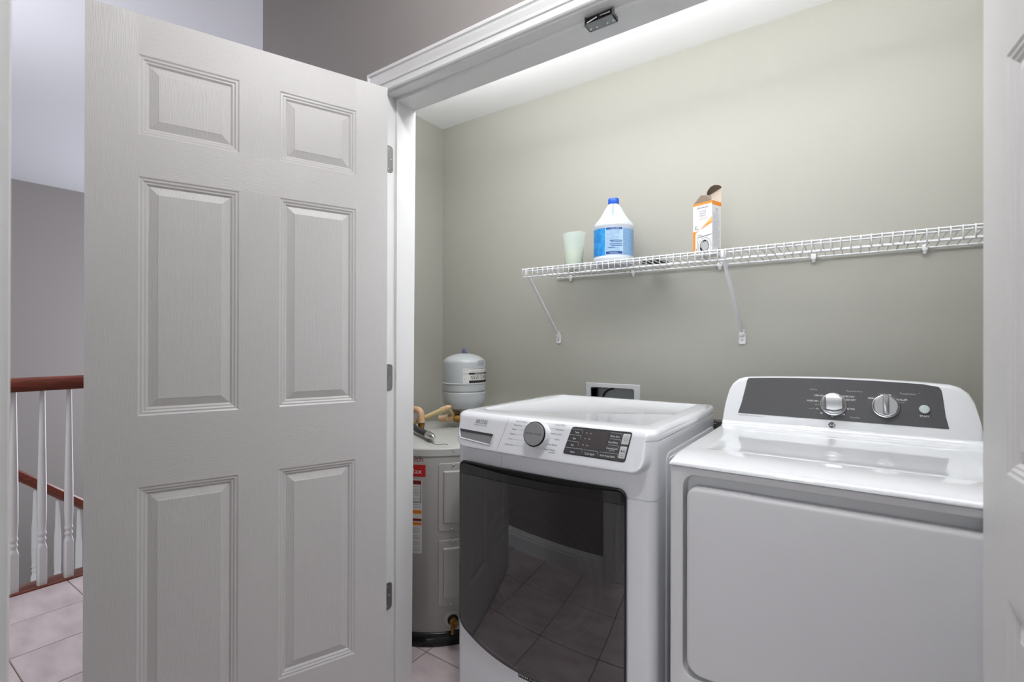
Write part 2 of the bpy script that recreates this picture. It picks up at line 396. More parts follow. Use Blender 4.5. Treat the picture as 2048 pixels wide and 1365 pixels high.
# strike / catch on the head jamb
cs = thing('door_catch', (-.537, 1.17, ZH), 'small steel double roller catch under the head jamb', 'catch')
bm = bmesh.new(); cx0, cx1, cy0, cy1, cz0, cz1 = -.576, -.498, 1.150, 1.1835, 2.020, 2.0425
box(bm, cx0, cx1, cy0, cy1, cz0, cz0+.002); box(bm, cx0, cx1, cy1-.002, cy1, cz0, cz1); box(bm, cx0, cx0+.002, cy0, cy1, cz0, cz1); box(bm, cx1-.002, cx1, cy0, cy1, cz0, cz1)
link('housing', bm, M_nickel, cs)
link('recess_fill', B(cx0+.002, cx1-.002, cy0+.006, cy1-.002, cz0+.002, cz1-.001), M_blackm, cs)  # solid black block filling the hollow of the housing
for s in (0, 1):
    xa = cx0+.006 + s*.036
    bm = tube(bmesh.new(), [(xa, cy0+.003, cz0+.006 + .006*s), (xa+.028, cy0+.003, cz0+.012 - .0)], .0022, 8)
    link('spring_arm', bm, M_chrome, cs, 40)
for xx in (cx0+.008, cx0+.024, cx1-.024, cx1-.008):
    link('screw', lathe(bmesh.new(), [(.0001, -.0015), (.0028, -.0012), (.0034, 0)], (xx, 1.172, cz0), 12), M_chrome, cs, 40)

# ------------------------------------------------------------------ six-panel doors
DXS = [0, .1025, .3255, .429, .6555, .760]; DZS = [.008, .2075, .825, 1.0077, 1.622, 1.73, 1.935, 2.038]
RINGS = [(0, 0), (.004, .0025), (.0085, .0025), (.0125, .0055), (.016, .0055), (.021, .0100)]
def build_door(name, loc, rz, flip, label):
    d = thing(name, loc, None, None, kind='structure', rz=rz); d['label'] = label
    T = .035
    sg = -1 if not flip else 1          # visible face at y=0, slab towards sg
    bm = bmesh.new()
    for face in (0, 1):
        y0 = 0 if face == 0 else sg*T; dn = sg if face == 0 else -sg
        V = {(i, j): bm.verts.new((x, y0, z)) for i, x in enumerate(DXS) for j, z in enumerate(DZS)}
        for i in range(5):
            for j in range(7):
                if i in (1, 3) and j in (1, 3, 5):
                    x0, x1, z0, z1 = DXS[i], DXS[i+1], DZS[j], DZS[j+1]
                    prev = [V[i, j], V[i+1, j], V[i+1, j+1], V[i, j+1]]
                    for ins, dep in RINGS[1:]:
                        cur = [bm.verts.new((a, y0 + dn*dep, b)) for a, b in ((x0+ins, z0+ins), (x1-ins, z0+ins), (x1-ins, z1-ins), (x0+ins, z1-ins))]
                        for k in range(4): bm.faces.new((prev[k], prev[(k+1) % 4], cur[(k+1) % 4], cur[k])).material_index = 2
                        prev = cur
                else:
                    f = bm.faces.new((V[i, j], V[i+1, j], V[i+1, j+1], V[i, j+1]))
                    f.material_index = 1 if (j in (0, 2, 4, 6) and 1 <= i <= 3) else 0
        if face == 0: V0 = V
        else: V1 = V
    for i in range(5):
        for j in (0, 7): bm.faces.new((V0[i, j], V0[i+1, j], V1[i+1, j], V1[i, j])).material_index = 2
    for j in range(7):
        for i in (0, 5): bm.faces.new((V0[i, j], V0[i, j+1], V1[i, j+1], V1[i, j])).material_index = 2
    link('door_slab', bm, [M_dv, M_dh, M_dm], d, local=True)
    for face in (0, 1):
        y0 = 0 if face == 0 else sg*T; dn = sg if face == 0 else -sg
        for i in (1, 3):
            for j in (5, 3, 1):
                x0, x1, z0, z1 = DXS[i], DXS[i+1], DZS[j], DZS[j+1]; bm = bmesh.new(); L = []
                for ins, dep in ((.021, .0125), (.021, .0100), (.0405, .0035), (.042, .0025)):
                    L.append([(a, y0 + dn*dep, b) for a, b in ((x0+ins, z0+ins), (x1-ins, z0+ins), (x1-ins, z1-ins), (x0+ins, z1-ins))])
                loft(bm, L); p = link('panel', bm, M_dp, d, local=True)
    return d
A1 = R(21.04)
dl = build_door('door_1', (-1.2663, 1.0936, 0), math.atan2(-math.cos(A1), -math.sin(A1)), False, 'open white six-panel closet door at left')
A2 = R(5.0)
dr = build_door('door_2', (.1735, 1.110, 0), math.atan2(-math.cos(A2), math.sin(A2)), True, 'open white six-panel closet door at the right edge')
link('ball_catch', B(.706, .738, -.030, -.008, 2.038, 2.0405, r=.0008, seg=1), M_nickel, dl, local=True)
# hinges: leaf on the jamb and knuckle, in the frame of each door's own thing
def hinge(parent_name, xj, zc, sgn, label):
    h = thing('hinge', (xj, YW+.01, zc), label, 'hinge', 'butt hinges of the closet doors')
    bm = bmesh.new()
    prof = rrect(YW-.008, YW+.0275, zc-.0455, zc+.0455, [.001, .012, .012, .001], 5)
    loft(bm, [[(xj + sgn*.0002, y, z) for y, z in prof], [(xj + sgn*.002, y, z) for y, z in prof]])
    link('leaf', bm, M_nickel, h)
    bm = tube(bmesh.new(), [(xj + sgn*.002, YW-.012, zc-.0455), (xj + sgn*.002, YW-.012, zc+.0455)], .0055, 10)
    link('knuckle', bm, M_nickel, h, 40)
    for dz, dy in ((-.034, .006), (0, .016), (.034, .006)):
        link('screw', lathe(bmesh.new(), [(.0036, 0), (.003, .0012), (.001, .0006)], (xj + sgn*.002, YW+dy, zc+dz), 10, axis=(sgn, 0, 0)), M_steel, h, 40)
for zc, nm in ((1.825, 'top'), (1.077, 'middle'), (.330, 'bottom')):
    hinge('l', XL, zc, 1, '%s steel butt hinge on the left closet jamb' % nm)

# ------------------------------------------------------------------ front-loading washer
WX0, WX1, WC, WHW, WY0, WYB, WT = -1.110, -.424, -.767, .343, 1.262, 1.945, .967
def sstep(t): t = max(0, min(1, t)); return t*t*(3-2*t)
def w_mask(dx, z):
    qx = abs(dx) - (.330 - .045); qz = abs(z - .985) - (.137 - .045)
    d = math.hypot(max(qx, 0), max(qz, 0)) + min(max(qx, qz), 0) - .045
    return sstep(-d/.014 + .12)
def w_front(x, z):
    dx = x - WC; a = abs(dx); y = WY0 - .011*(1-(dx/WHW)**2)
    r = .028
    if a > WHW - r: y += r - math.sqrt(max(0, r*r - (a-(WHW-r))**2))
    dep = .031 * max(0, min(1, (.962 - z)/.107))
    y -= dep * w_mask(dx, z)
    if z > WT - .012: y += .012 - math.sqrt(max(0, .012**2 - (z-(WT-.012))**2))
    return y
def wf(off=.0006): return lambda x, z: (x, w_front(x, z) - off, z)
wa = thing('washing_machine', (WC, 1.6, 0), 'white front-loading washer with a dark glass door beside the water heater', 'washer')
NX = 150
fx = [-math.cos(PI*i/NX) for i in range(NX+1)]
fx = [.55*a + .45*(-1+2*i/NX) for i, a in enumerate(fx)]
def w_loop(z, ins=0.0, front=True):
    fi = ins if front else 0
    L = [(WC + a*(WHW - ins*(1 if front or abs(a) > .93 else 0)), w_front(WC + a*WHW, z) + fi, z) for a in fx]
    L += [(WX1 - ins, y, z) for y in (1.4, 1.6, 1.8)] + [(WX1-ins-.01, WYB-ins, z), (WX0+ins+.01, WYB-ins, z)] + [(WX0 + ins, y, z) for y in (1.8, 1.6, 1.4)]
    return L
loops = []
zl = [.02, .12, .3, .5, .7, .77, .7785]
for z in zl: loops.append(w_loop(z))
loops.append(w_loop(.779, .0022)); loops.append(w_loop(.7825, .0022)); loops.append(w_loop(.783))
for z in [.80, .815, .825] + [.829+.0025*i for i in range(19)] + [.88, .89, .905, .92, .938]: loops.append(w_loop(z))
bm = bmesh.new(); loft(bm, loops, True, True)
link('cabinet', bm, M_white, wa, 38)
# top cap with rounded side edges and a shallow recessed field
loops = [w_loop(.938, .003, False), w_loop(.9405, .003, False), w_loop(.941)]
for z in (.945, .949, .953, .957): loops.append(w_loop(z, max(0, .018 - math.sqrt(max(0, .018**2-(max(0, z-.949))**2)))))
for k in range(1, 7):
    a = .5*PI*k/6; z = .949 + .018*math.sin(a); ins = .018*(1-math.cos(a)); loops.append([(x, y, z) for x, y, _ in w_loop(min(z, .957), ins)])
def w_scaled(src, x0, x1, y0, y1, z, r=.03):
    out = []
    for x, y, _ in src:
        u = (x-WC)/(WHW-.018); v = (y-1.6)/.34
        X = max(x0, min(x1, (x0+x1)/2 + u*1.25*(x1-x0)/2)); Y = max(y0, min(y1, (y0+y1)/2 + v*1.3*(y1-y0)/2)); out.append((X, Y, z))
    return out
base = loops[-1]
def shrink(src, dx, dyf, dyb, z):
    out = []
    for x, y, _ in src:
        X = WC + (x-WC)*(WHW-.018-dx)/(WHW-.018)
        v = (y-1.6); Y = 1.6 + (v*(.34-dyf)/.34 if v < 0 else v*(.33-dyb)/.33); out.append((X, Y, z))
    return out
loops.append(shrink(base, .030, .052, .03, WT+.0015))
loops.append(shrink(base, .034, .058, .034, WT+.001))
loops.append(shrink(base, .044, .068, .042, WT-.004))
bm = bmesh.new(); loft(bm, loops, True, True)
link('top_cover', bm, M_white, wa, 38)
# pressed side panel
bm = bmesh.new(); pr = rrect(1.345, 1.90, .10, .895, .03, 4)
loft(bm, [[(WX1-.001, y, z) for y, z in pr], [(WX1+.0015, y, z) for y, z in pr], [(WX1+.0035, y, z) for y, z in inset(pr, .006)]])
link('side_panel', bm, M_side, wa, 30)
for y0, y1 in ((1.36, 1.62), (1.66, 1.74)):
    bm = bmesh.new(); pr = rrect(y0, y1, .865, .883, .006, 3)
    loft(bm, [[(WX1+.003, y, z) for y, z in pr], [(WX1+.006, y, z) for y, z in inset(pr, .003)]]); link('side_rib', bm, M_side, wa, 30)

# door: bezel plate, rings seen through the glass, glass, handle strip
DC, DHW = -.7915, .2885
def d_zb(x):
    a = abs(x-DC)/DHW; z = .197 + .068*min(1, a)**2.4
    d = abs(x-DC)-(DHW-.022)
    if d > 0: z += .022 - math.sqrt(max(0, .022**2-d*d))
    return z
def d_corner(x, r=.020):
    d = abs(x-DC)-(DHW-r); return (r - math.sqrt(max(0, r*r-d*d))) if d > 0 else 0
def d_zt(x, dip=0): return .803 - d_corner(x) - dip*math.sin(PI*max(0, min(1, (x-DC+DHW)/(2*DHW))))
def bodyY(x): return WY0 - .011*(1-((x-WC)/WHW)**2)
def glassY(x, off=0): return WY0 - .016 - .012*(1-((x-DC)/DHW)**2) - off
xs = [DC + DHW*(-1+2*i/48) for i in range(49)]; xs = [DC + DHW*math.sin(.5*PI*(x-DC)/DHW) for x in xs]
outl = [(x, d_zb(x)) for x in xs] + [(x, d_zt(x)) for x in xs[::-1]]
bm = bmesh.new()
loft(bm, [[(x, bodyY(x)+.004, z) for x, z in outl], [(x, bodyY(x)-.0015, z) for x, z in outl]], False, False)
def strip_grid(bm, xs, zb, zt, yf, n=6, mi=0):
    g = [[bm.verts.new((x, yf(x), zb(x)+(zt(x)-zb(x))*j/n)) for j in range(n+1)] for x in xs]
    for a, b in zip(g, g[1:]):
        for j in range(n):
            try: bm.faces.new((a[j], b[j], b[j+1], a[j+1])).material_index = mi
            except ValueError: pass
strip_grid(bm, xs, d_zb, d_zt, lambda x: bodyY(x)-.0015)
link('door_bezel', bm, mat('dark_door_inside', (40, 38, 38), .5), wa, 40)
for rr, wd in ((.205, .008), (.178, .014), (.150, .004)):
    bm = bmesh.new(); L = []
    for r_, dy in ((rr, .002), (rr-wd*.3, .005), (rr-wd, .005), (rr-wd, .002)):
        L.append([(DC+.02 + r_*math.cos(2*PI*k/64), bodyY(DC) - dy, .52 + r_*math.sin(2*PI*k/64)) for k in range(64)])
    loft(bm, L, False, False); link('porthole_ring', bm, mat('ring_grey', (104, 102, 102), .4), wa, 40)
bm = bmesh.new(); zs_ = lambda x: min(.764, d_zt(x)-.01)
strip_grid(bm, xs, d_zb, zs_, glassY, 10)
link('door_glass', bm, M_smoke, wa, 60, normals=False)
bm = bmesh.new(); ztop = lambda x: d_zt(x, .0125) - .003
L = []
strip_grid(bm, xs, lambda x: min(.7655, ztop(x)-.004), ztop, lambda x: glassY(x, .0005), 3)
strip_grid(bm, xs, lambda x: ztop(x), lambda x: ztop(x)-.0004, lambda x: glassY(x, 0)+.012, 1)
bmesh.ops.remove_doubles(bm, verts=bm.verts, dist=1e-5)
link('handle_strip', bm, mat('black_glass', (22, 22, 23), .05, ior=1.7), wa, 60)
# grip slot shows matte black behind the handle strip; black edge bead round the door
tb = [(x, glassY(x)+.004, z) for x, z in outl]; tb.append(tb[0])
link('door_rim', tube(bmesh.new(), tb, .0042, 8), mat('gloss_black', (18, 18, 19), .12), wa, 50)
link('grip_recess', (lambda bm: (strip_grid(bm, xs[3:-3], lambda x: ztop(x)-.004, lambda x: d_zt(x)-.001, lambda x: bodyY(x)-.003, 2), bm)[1])(bmesh.new()), M_blackm, wa, 60)
link('hinge', B(-1.076, -1.047, bodyY(-1.06)-.006, bodyY(-1.06), .520, .600, r=.002), M_blackm, wa)
# control knob
kn = Vector((0, -.958, .287)); kc = Vector((-.768, w_front(-.768, .923), .923))
link('knob', lathe(bmesh.new(), [(.040, -.004), (.040, .002), (.0385, .004), (.0375, .024), (.0365, .026)], kc, 48, kn), M_white, wa, 30)
wk = link('knob_face', lathe(bmesh.new(), [(.0372, .0245), (.0362, .0275), (.0352, .0285)], kc, 48, kn), M_black, wa, 30)
link('knob_disc', lathe(bmesh.new(), [(.0335, .0283), (.0335, .0292), (.033, .0296)], kc, 48, kn), mat('brushed_disc', (150, 150, 151), .42, .55), wa, 30)
ku = Vector((1, 0, 0)); kv = kn.cross(ku) * -1
if kv.z < 0: kv = -kv
bm = bmesh.new(); put_text(bm, 'EXTRA POWER', .0052, lambda u, v: kc + kn*.0300 + ku*u + kv*(v-.0026), 'C', width=.056, shear=.15)
link('knob_lettering', bm, M_ink, wa)
# dispenser drawer front with its grip, seams
bm = bmesh.new(); g = [(-1.078, .9115), (-.9335, .9085), (-.9405, .8775), (-1.068, .8850)]
def platef(bm, poly, o0, o1, ins=.0, mi=0):
    lo = [wf(o0)(*p) for p in poly]; hi = [wf(o1)(*p) for p in (inset(poly, ins) if ins else poly)]
    loft(bm, [lo, hi], True, True, mi=mi)
platef(bm, [(-.9405, .8775), (-.9335, .9085), (-1.078, .9115), (-1.068, .885)], -.001, .0008)
link('drawer_grip', bm, mat('grip_shadow_grey', (128, 128, 131), .4), wa)  # flat plate; the recess's shade is put into its grey
bm = bmesh.new(); platef(bm, [(-.9355, .9020), (-.9335, .9085), (-1.078, .9115), (-1.075, .9040)], 0, .0020)
link('grip_shade_band', bm, M_darkp, wa)  # darker strip painted for the deeper shade along the recess top
bm = bmesh.new(); pts = [wf(.0015)(*p) for p in ((-1.079, .908), (-1.073, .888), (-1.066, .8825), (-.944, .8755), (-.9385, .8785), (-.932, .908))]
link('grip_lip', tube(bm, pts, .0022, 8), M_white, wa, 50)
bm = bmesh.new()
for a, b in (((-.8846, .961), (-.913, .858)), ((-.913, .858), (-.916, .806))):
    quad(bm, lambda u, v, a=a, b=b: wf(.0005)(a[0]+(b[0]-a[0])*v+u, a[1]+(b[1]-a[1])*v), -.0005, .0005, 0, 1, 1, 12)
link('drawer_seam', bm, M_grey_ink, wa)
# printing
bm = bmesh.new()
put_serif(bm, 'MAYTAG', .0125, lambda u, v: wf()(-.9915+u, .9345+v), 'C', shear=.22, sx=.82)
put_text(bm, 'COMMERCIAL TECHNOLOGY', .0030, lambda u, v: wf()(-.9940+u, .9280+v), 'C', width=.054)
link('maker_logo', bm, M_ink, wa)
bm = bmesh.new()
LEFT = [('Normal / Regular', -.8562, -.814, .9567, -.797), ('Heavy Duty', -.8609, -.8321, .9445, -.810), ('Whites', -.8664, -.8496, .9315, -.817), ('Sanitize', -.8711, -.8515, .9173, -.820), ('Towels', -.8758, -.8589, .9027, -.820), ('Bulky Items', -.8834, -.8514, .8858, -.815)]
RIGHT = [('Quick Wash', -.7166, -.6852, .9587, -.742), ('Delicates', -.7133, -.6885, .9460, -.733), ('Wrinkle Control', -.7334, -.6925, .9332, -.739), ('Colors', -.714, -.6966, .9183, -.733), ('Drain & Spin', -.7359, -.7024, .9025, -.745), ('Clean Washer', -.7427, -.7056, .8880, -.757)]
for s, x0, x1, z, xe in LEFT:
    put_text(bm, s, .0042, lambda u, v: wf()(x0+u, z-.0021+v), 'L', width=x1-x0)
    quad(bm, wf(), x1+.003, xe, z-.0002, z+.0002, 4, 1)
for s, x0, x1, z, xe in RIGHT:
    put_text(bm, s, .0042, lambda u, v: wf()(x0+u, z-.0021+v), 'L', width=x1-x0)
    quad(bm, wf(), xe, x0-.003, z-.0002, z+.0002, 4, 1)
put_text(bm, 'with affresh', .0032, lambda u, v: wf()(-.7060+u, .8795+v), 'R')
link('cycle_lettering', bm, M_ink, wa)
# display panel
bm = bmesh.new(); dp = [(-.681, .8834), (-.4974, .8815), (-.4851, .9590), (-.6618, .9580)]
def round_poly(poly, r, n=4):
    out = []
    for i in range(len(poly)):
        p0, p, p1 = Vector(poly[i-1]), Vector(poly[i]), Vector(poly[(i+1) % len(poly)])
        a = p + (p0-p).normalized()*r; b = p + (p1-p).normalized()*r
        for k in range(n+1):
            t = k/n; out.append(tuple(a*(1-t)**2 + p*2*t*(1-t) + b*t*t))
    return out
dpr = round_poly(dp, .008); platef(bm, dpr, -.002, .0010); link('control_display', bm, M_blackm, wa, 30)
bm = bmesh.new(); platef(bm, inset(dpr, .0022), .0005, .0016); link('display_fascia', bm, M_darkp, wa, 30)
bm = bmesh.new(); platef(bm, [(-.6348, .9039), (-.5545, .9050), (-.5480, .9520), (-.6245, .9512)], .001, .0020); link('display_screen', bm, mat('screen_dark', (72, 68, 68), .12), wa)
bm = bmesh.new()
BT = [('Temp', -.6444, .9445), ('Spin', -.6501, .9275), ('Soil', -.6539, .9100), ('Steam', -.6507, .8915), ('Delay Start', -.5312, .9450), ('Extra Rinse', -.5349, .9290), ('Control Lock', -.5365, .9134), ('Cycle Signal', -.5992, .8920), ('16 Hr Fresh Hold', -.5475, .8925)]
for s, x, z in BT: put_text(bm, s, .0050, lambda u, v: wf(.0023)(x+u, z-.0025+v), 'C', sx=.82)
put_text(bm, 'Hold 3 Sec', .0026, lambda u, v: wf(.0023)(-.5365+u, .9068+v), 'C')
for x, z in ((-.617, .9445), (-.604, .9445), (-.620, .929), (-.607, .929), (-.624, .9120), (-.611, .9120)):
    put_text(bm, 'Med', .0024, lambda u, v: wf(.0025)(x+u, z+v), 'L')
link('display_lettering', bm, M_wink, wa)
bm = bmesh.new()
for x0, x1, z, k in ((-.6622, -.6275, .9523, .010), (-.6660, -.6305, .9365, .010), (-.6700, -.6345, .9190, .010), (-.6735, -.6215, .9015, .008), (-.6180, -.5750, .9010, .008), (-.5700, -.5180, .9010, .008), (-.5434, -.5125, .9535, .006), (-.5460, -.5150, .9375, .006), (-.5490, -.5180, .9215, .006)):
    quad(bm, wf(.0022), x0, x1, z-.0005, z+.0005, 6, 1); quad(bm, wf(.0022), x1-.0008, x1, z-k, z, 1, 2)
link('key_outline', bm, M_lgink, wa)
for poly, nm in (([(-.5135, .9265), (-.4935, .9265), (-.4885, .9540), (-.5090, .9535)], 'power_button'), ([(-.5175, .8905), (-.4995, .8905), (-.4950, .9215), (-.5135, .9210)], 'start_button')):
    bm = bmesh.new(); q = round_poly(poly, .0025, 3); platef(bm, q, .0015, .0030, .0012); link(nm, bm, mat('grey_button', (182, 182, 184), .35), wa, 30)
bm = bmesh.new()
for k in range(14):
    a0 = R(130 + k*20); a1 = R(130 + (k+1)*20)
    bm.faces.new([bm.verts.new(wf(.0034)(-.5005 + r_*math.cos(a), .9400 + r_*math.sin(a))) for r_, a in ((.0040, a0), (.0048, a0), (.0048, a1), (.0040, a1))])
quad(bm, wf(.0034), -.5009, -.5001, .9405, .9460)
bm.faces.new([bm.verts.new(wf(.0034)(*p)) for p in ((-.5105, .9065), (-.5105, .9125), (-.5055, .9095))])
quad(bm, wf(.0034), -.5040, -.5028, .9068, .9122); quad(bm, wf(.0034), -.5018, -.5006, .9068, .9122)
put_text(bm, 'Start', .0028, lambda u, v: wf(.0034)(-.5065+u, .9000+v), 'C'); put_text(bm, 'Pause', .0028, lambda u, v: wf(.0034)(-.5072+u, .8955+v), 'C')
link('button_symbol', bm, M_ink, wa)
# badge under the door
bm = bmesh.new(); box(bm, -.845, -.767, 1.2455, 1.2525, .1745, .2065, r=.0012, seg=1); link('badge', bm, M_steel, wa, 30)
link('badge_field', B(-.8425, -.7695, 1.2448, 1.2462, .1770, .2040), M_blackm, wa)
bm = bmesh.new(); put_serif(bm, 'MAYTAG', .0175, lambda u, v: (-.806+u, 1.2444, .1815+v), 'C', shear=.2, sx=.80); link('badge_lettering', bm, M_wink, wa)
for x in (-1.05, -.49):
    for y in (1.33, 1.88): link('foot', lathe(bmesh.new(), [(.02, 0), (.02, .01), (.012, .014), (.012, .022)], (x, y, 0), 16), M_blackm, wa, 40)

# ------------------------------------------------------------------ dryer
RX0, RX1, RYF, RYB, RZ = -.384, .294, 1.250, 1.935, .893
RC = (RX0+RX1)/2
dy = thing('clothes_dryer', (RC, 1.6, 0), 'white clothes dryer with a grey control panel and two silver knobs', 'dryer')
link('cabinet', B(RX0+.002, RX1-.002, RYF+.040, RYB, .02, RZ-.002, r=.004), M_side, dy, 30)
# front frame with the door recess
hole = rrect(-.3515, RX1-.0325, .372, .8716, [.03, .03, .032, .032], 8)
n = len(hole); bm = bmesh.new()
def ray_rect(p, x0, x1, z0, z1):
    cx, cz = (x0+x1)/2, (z0+z1)/2; dx, dz = p[0]-cx, p[1]-cz
    t = min((((x1 if dx > 0 else x0)-cx)/dx) if abs(dx) > 1e-9 else 1e9, (((z1 if dz > 0 else z0)-cz)/dz) if abs(dz) > 1e-9 else 1e9)
    return (cx+dx*t, cz+dz*t)
def snap(poly, x0, x1, z0, z1):
    o = [ray_rect(p, x0, x1, z0, z1) for p in poly]
    for c in ((x0, z0), (x1, z0), (x1, z1), (x0, z1)):
        i = min(range(len(o)), key=lambda k: (o[k][0]-c[0])**2+(o[k][1]-c[1])**2); o[i] = c
    return o
outer = snap(hole, RX0, RX1, .025, RZ-.003)
outi = snap(hole, RX0+.006, RX1-.006, .031, RZ-.005)
fl_ = lambda x, z: RYF
L = [[(x, RYF+.042, z) for x, z in outer], [(x, RYF+.006, z) for x, z in outer], [(x, RYF+.0015, z) for x, z in snap(hole, RX0+.002, RX1-.002, .027, RZ-.0035)], [(x, RYF, z) for x, z in outi],
     [(x, RYF, z) for x, z in inset(hole, -.004)], [(x, RYF+.002, z) for x, z in inset(hole, -.001)], [(x, RYF+.034, z) for x, z in inset(hole, .003)]]
loft(bm, L, False, True); link('front_panel', bm, M_ddoor, dy, 35)
# door
dpoly = rrect(-.3425, RX1-.040, .381, .8425, [.036, .036, .026, .026], 8)
bm = bmesh.new()
L = [[(x, RYF+.030, z) for x, z in dpoly], [(x, RYF+.004, z) for x, z in dpoly], [(x, RYF-.002, z) for x, z in inset(dpoly, .0015)], [(x, RYF-.0055, z) for x, z in inset(dpoly, .005)], [(x, RYF-.006, z) for x, z in inset(dpoly, .009)]]
loft(bm, L); link('door', bm, M_ddoor, dy, 50)
link('door_latch_strip', B(-.305, -.200, RYF+.004, RYF+.008, .8425, .8450), M_side, dy)
# top with waterfall front
def rtop(x, y):
    t = max(0, min(1, (y-(RYF-.006))/.104)); f = math.sqrt(max(0, 1-(1-t)**2.3))
    a = min(x-RX0, RX1-x); s = 1 if a > .012 else math.sqrt(max(0, 1-(1-a/.012)**2))
    h = RZ + .0225*f*(.45+.55*s)
    qx = min(x-(RX0+.055), (RX1-.055)-x); qy = min(y-1.375, 1.775-y); d = min(qx, qy)
    h -= .0018*sstep(d/.016)
    return h
bm = bmesh.new()
gx = [RX0, RX0+.0008, RX0+.003, RX0+.007, RX0+.012, RX0+.03, RX0+.053, RX0+.058, RX0+.063, RX0+.069] + [RX0+.08+i*(RX1-RX0-.16)/14 for i in range(15)] + [RX1-.069, RX1-.063, RX1-.058, RX1-.053, RX1-.03, RX1-.012, RX1-.007, RX1-.003, RX1-.0008, RX1]
gy = [RYF-.006+.104*(1-math.cos(.5*PI*i/12)) for i in range(13)] + [1.36, 1.373, 1.378, 1.383, 1.389, 1.45, 1.55, 1.65, 1.75, 1.761, 1.767, 1.772, 1.777, 1.80, 1.86, RYB]
G = [[bm.verts.new((x, y, rtop(x, y))) for x in gx] for y in gy]
for j in range(len(gy)-1):
    for i in range(len(gx)-1): bm.faces.new((G[j][i], G[j][i+1], G[j+1][i+1], G[j+1][i]))
top_b = [v for v in G[0]] + [r_[-1] for r_ in G[1:]] + G[-1][-2::-1] + [r_[0] for r_ in G[-2:0:-1]]
low = [bm.verts.new((v.co.x, v.co.y, RZ-.001)) for v in top_b]
for i in range(len(low)):
    j = (i+1) % len(low); bm.faces.new((top_b[i], low[i], low[j], top_b[j]))
bm.faces.new(low)
link('top_cover', bm, M_whitep, dy, 50)
# console: outline in x-z, sloping front
def rcf(x, z, off=0):   # front plane of the console
    return Vector((x, 1.838 + (z-.925)*.28 - off*.963, z + off*.27))
CO = []
ctrl = [(RX0, .912), (RX0, .925), (RX0+.0025, .945), (RX0+.007, .975), (RX0+.012, 1.005), (RX0+.019, 1.035), (RX0+.030, 1.057), (RX0+.048, 1.072), (RX0+.070, 1.0785)]
topn = 14
tp = [(RX0+.070 + (RX1-RX0-.14)*i/topn, 1.0785 + .0085*(1-(2*i/topn-1)**2)) for i in range(1, topn)]
CO = [(x, z) for x, z in ctrl] + tp + [(RX0+RX1-x, z) for x, z in ctrl[::-1]]
CO = CO[::-1]   # counter-clockwise from lower right... closed along the bottom
bm = bmesh.new()
def cl(ins, y_of): return [Vector(y_of(max(RX0+ins, min(RX1-ins, x)), z)) for x, z in ((x, (z-ins if z > .95 else z)) for x, z in CO)]
L = [cl(.0, lambda x, z: (x, RYB, z)), cl(0, lambda x, z: tuple(rcf(x, z) + Vector((0, .012, 0)))), cl(.0016, lambda x, z: tuple(rcf(x, z) + Vector((0, .0055, 0)))), cl(.006, lambda x, z: tuple(rcf(x, z) + Vector((0, .0012, 0)))), cl(.012, lambda x, z: tuple(rcf(x, z)))]
loft(bm, L); link('console', bm, M_whitep, dy, 50)
bm = bmesh.new(); L = []
for x in (RX0+.004, RX0+.02, RX1-.02, RX1-.004):
    e = 0 if RX0+.01 < x < RX1-.01 else .6
    L.append([(x, 1.796+.02*e, .9145), (x, 1.814+.01*e, .9155), (x, 1.826+.004*e, .918), (x, 1.8335, .923), (x, 1.8375, .930), (x, 1.86, .930), (x, 1.86, .912)])
loft(bm, L); link('console_foot', bm, M_whitep, dy, 60)
pp = []
for i in range(15):
    t = i/14; pp.append((-.3040 + .5030*t, 1.0755 + .0075*(1-(2*t-1)**2)))
face = [(.2185, .9555), (.2120, .990), (.2075, 1.045), (.2050, 1.062), (.1990, 1.0715)] + pp[::-1][1:] + [(-.3085, 1.068), (-.3125, 1.045), (-.3230, .990), (-.3325, .9555)]
bm = bmesh.new(); loft(bm, [[rcf(x, z, -.001) for x, z in face], [rcf(x, z, .0010) for x, z in face]]); link('control_panel', bm, M_dpanel, dy)
kn2 = Vector((0, -.963, .27)); ku2 = Vector((1, 0, 0)); kv2 = Vector((0, .27, .963))
def rknob(x, z, r_, name, rot, gw=1):
    c = rcf(x, z, .001)
    p = link(name, lathe(bmesh.new(), [(r_*1.0, 0), (r_, .004), (r_*.97, .0055), (r_*.90, .006), (r_*.90, .012), (r_*.86, .0155), (r_*.80, .017)], c, 48, kn2), M_satin, dy, 35)
    # grip bar
    bm = bmesh.new(); a = R(rot); d = ku2*math.cos(a) + kv2*math.sin(a); s = kn2.cross(d); L = []
    for t, wd, h0, h1 in ((-.70, .20*gw, .012, .016), (-.66, .22*gw, .012, .026), (-.5, .26*gw, .012, .030), (0, .30*gw, .012, .030), (.5, .26*gw, .012, .030), (.66, .22*gw, .012, .030), (.70, .18*gw, .012, .026)) if gw > 2 else ((-.80, .20, .012, .016), (-.74, .22, .012, .026), (-.5, .24, .012, .030), (.5, .24, .012, .030), (.86, .22, .012, .030), (.92, .18, .012, .026)):
        q = c + d*t*r_
        L.append([q - s*wd*r_ + kn2*h0, q - s*wd*r_*.8 + kn2*(h1-.001), q - s*wd*r_*.6 + kn2*h1, q + s*wd*r_*.6 + kn2*h1, q + s*wd*r_*.8 + kn2*(h1-.001), q + s*wd*r_ + kn2*h0])
    loft(bm, L); g = link('knob_grip', bm, M_steel, dy, 30)
    return p
rknob(-.0562, 1.0034, .0358, 'timer_knob', 3, 2.6); rknob(.0760, 1.0070, .0348, 'temperature_knob', 90, .8)
link('start_button', lathe(bmesh.new(), [(.0125, 0), (.0125, .005), (.0112, .007), (.007, .0078)], rcf(.1654, 1.0051, .0008), 32, kn2), mat('pale_green_grey_button', (172, 184, 182), .3), dy, 40)
def rf(off=.0014): return lambda x, z: rcf(x, z, off)
bm = bmesh.new()
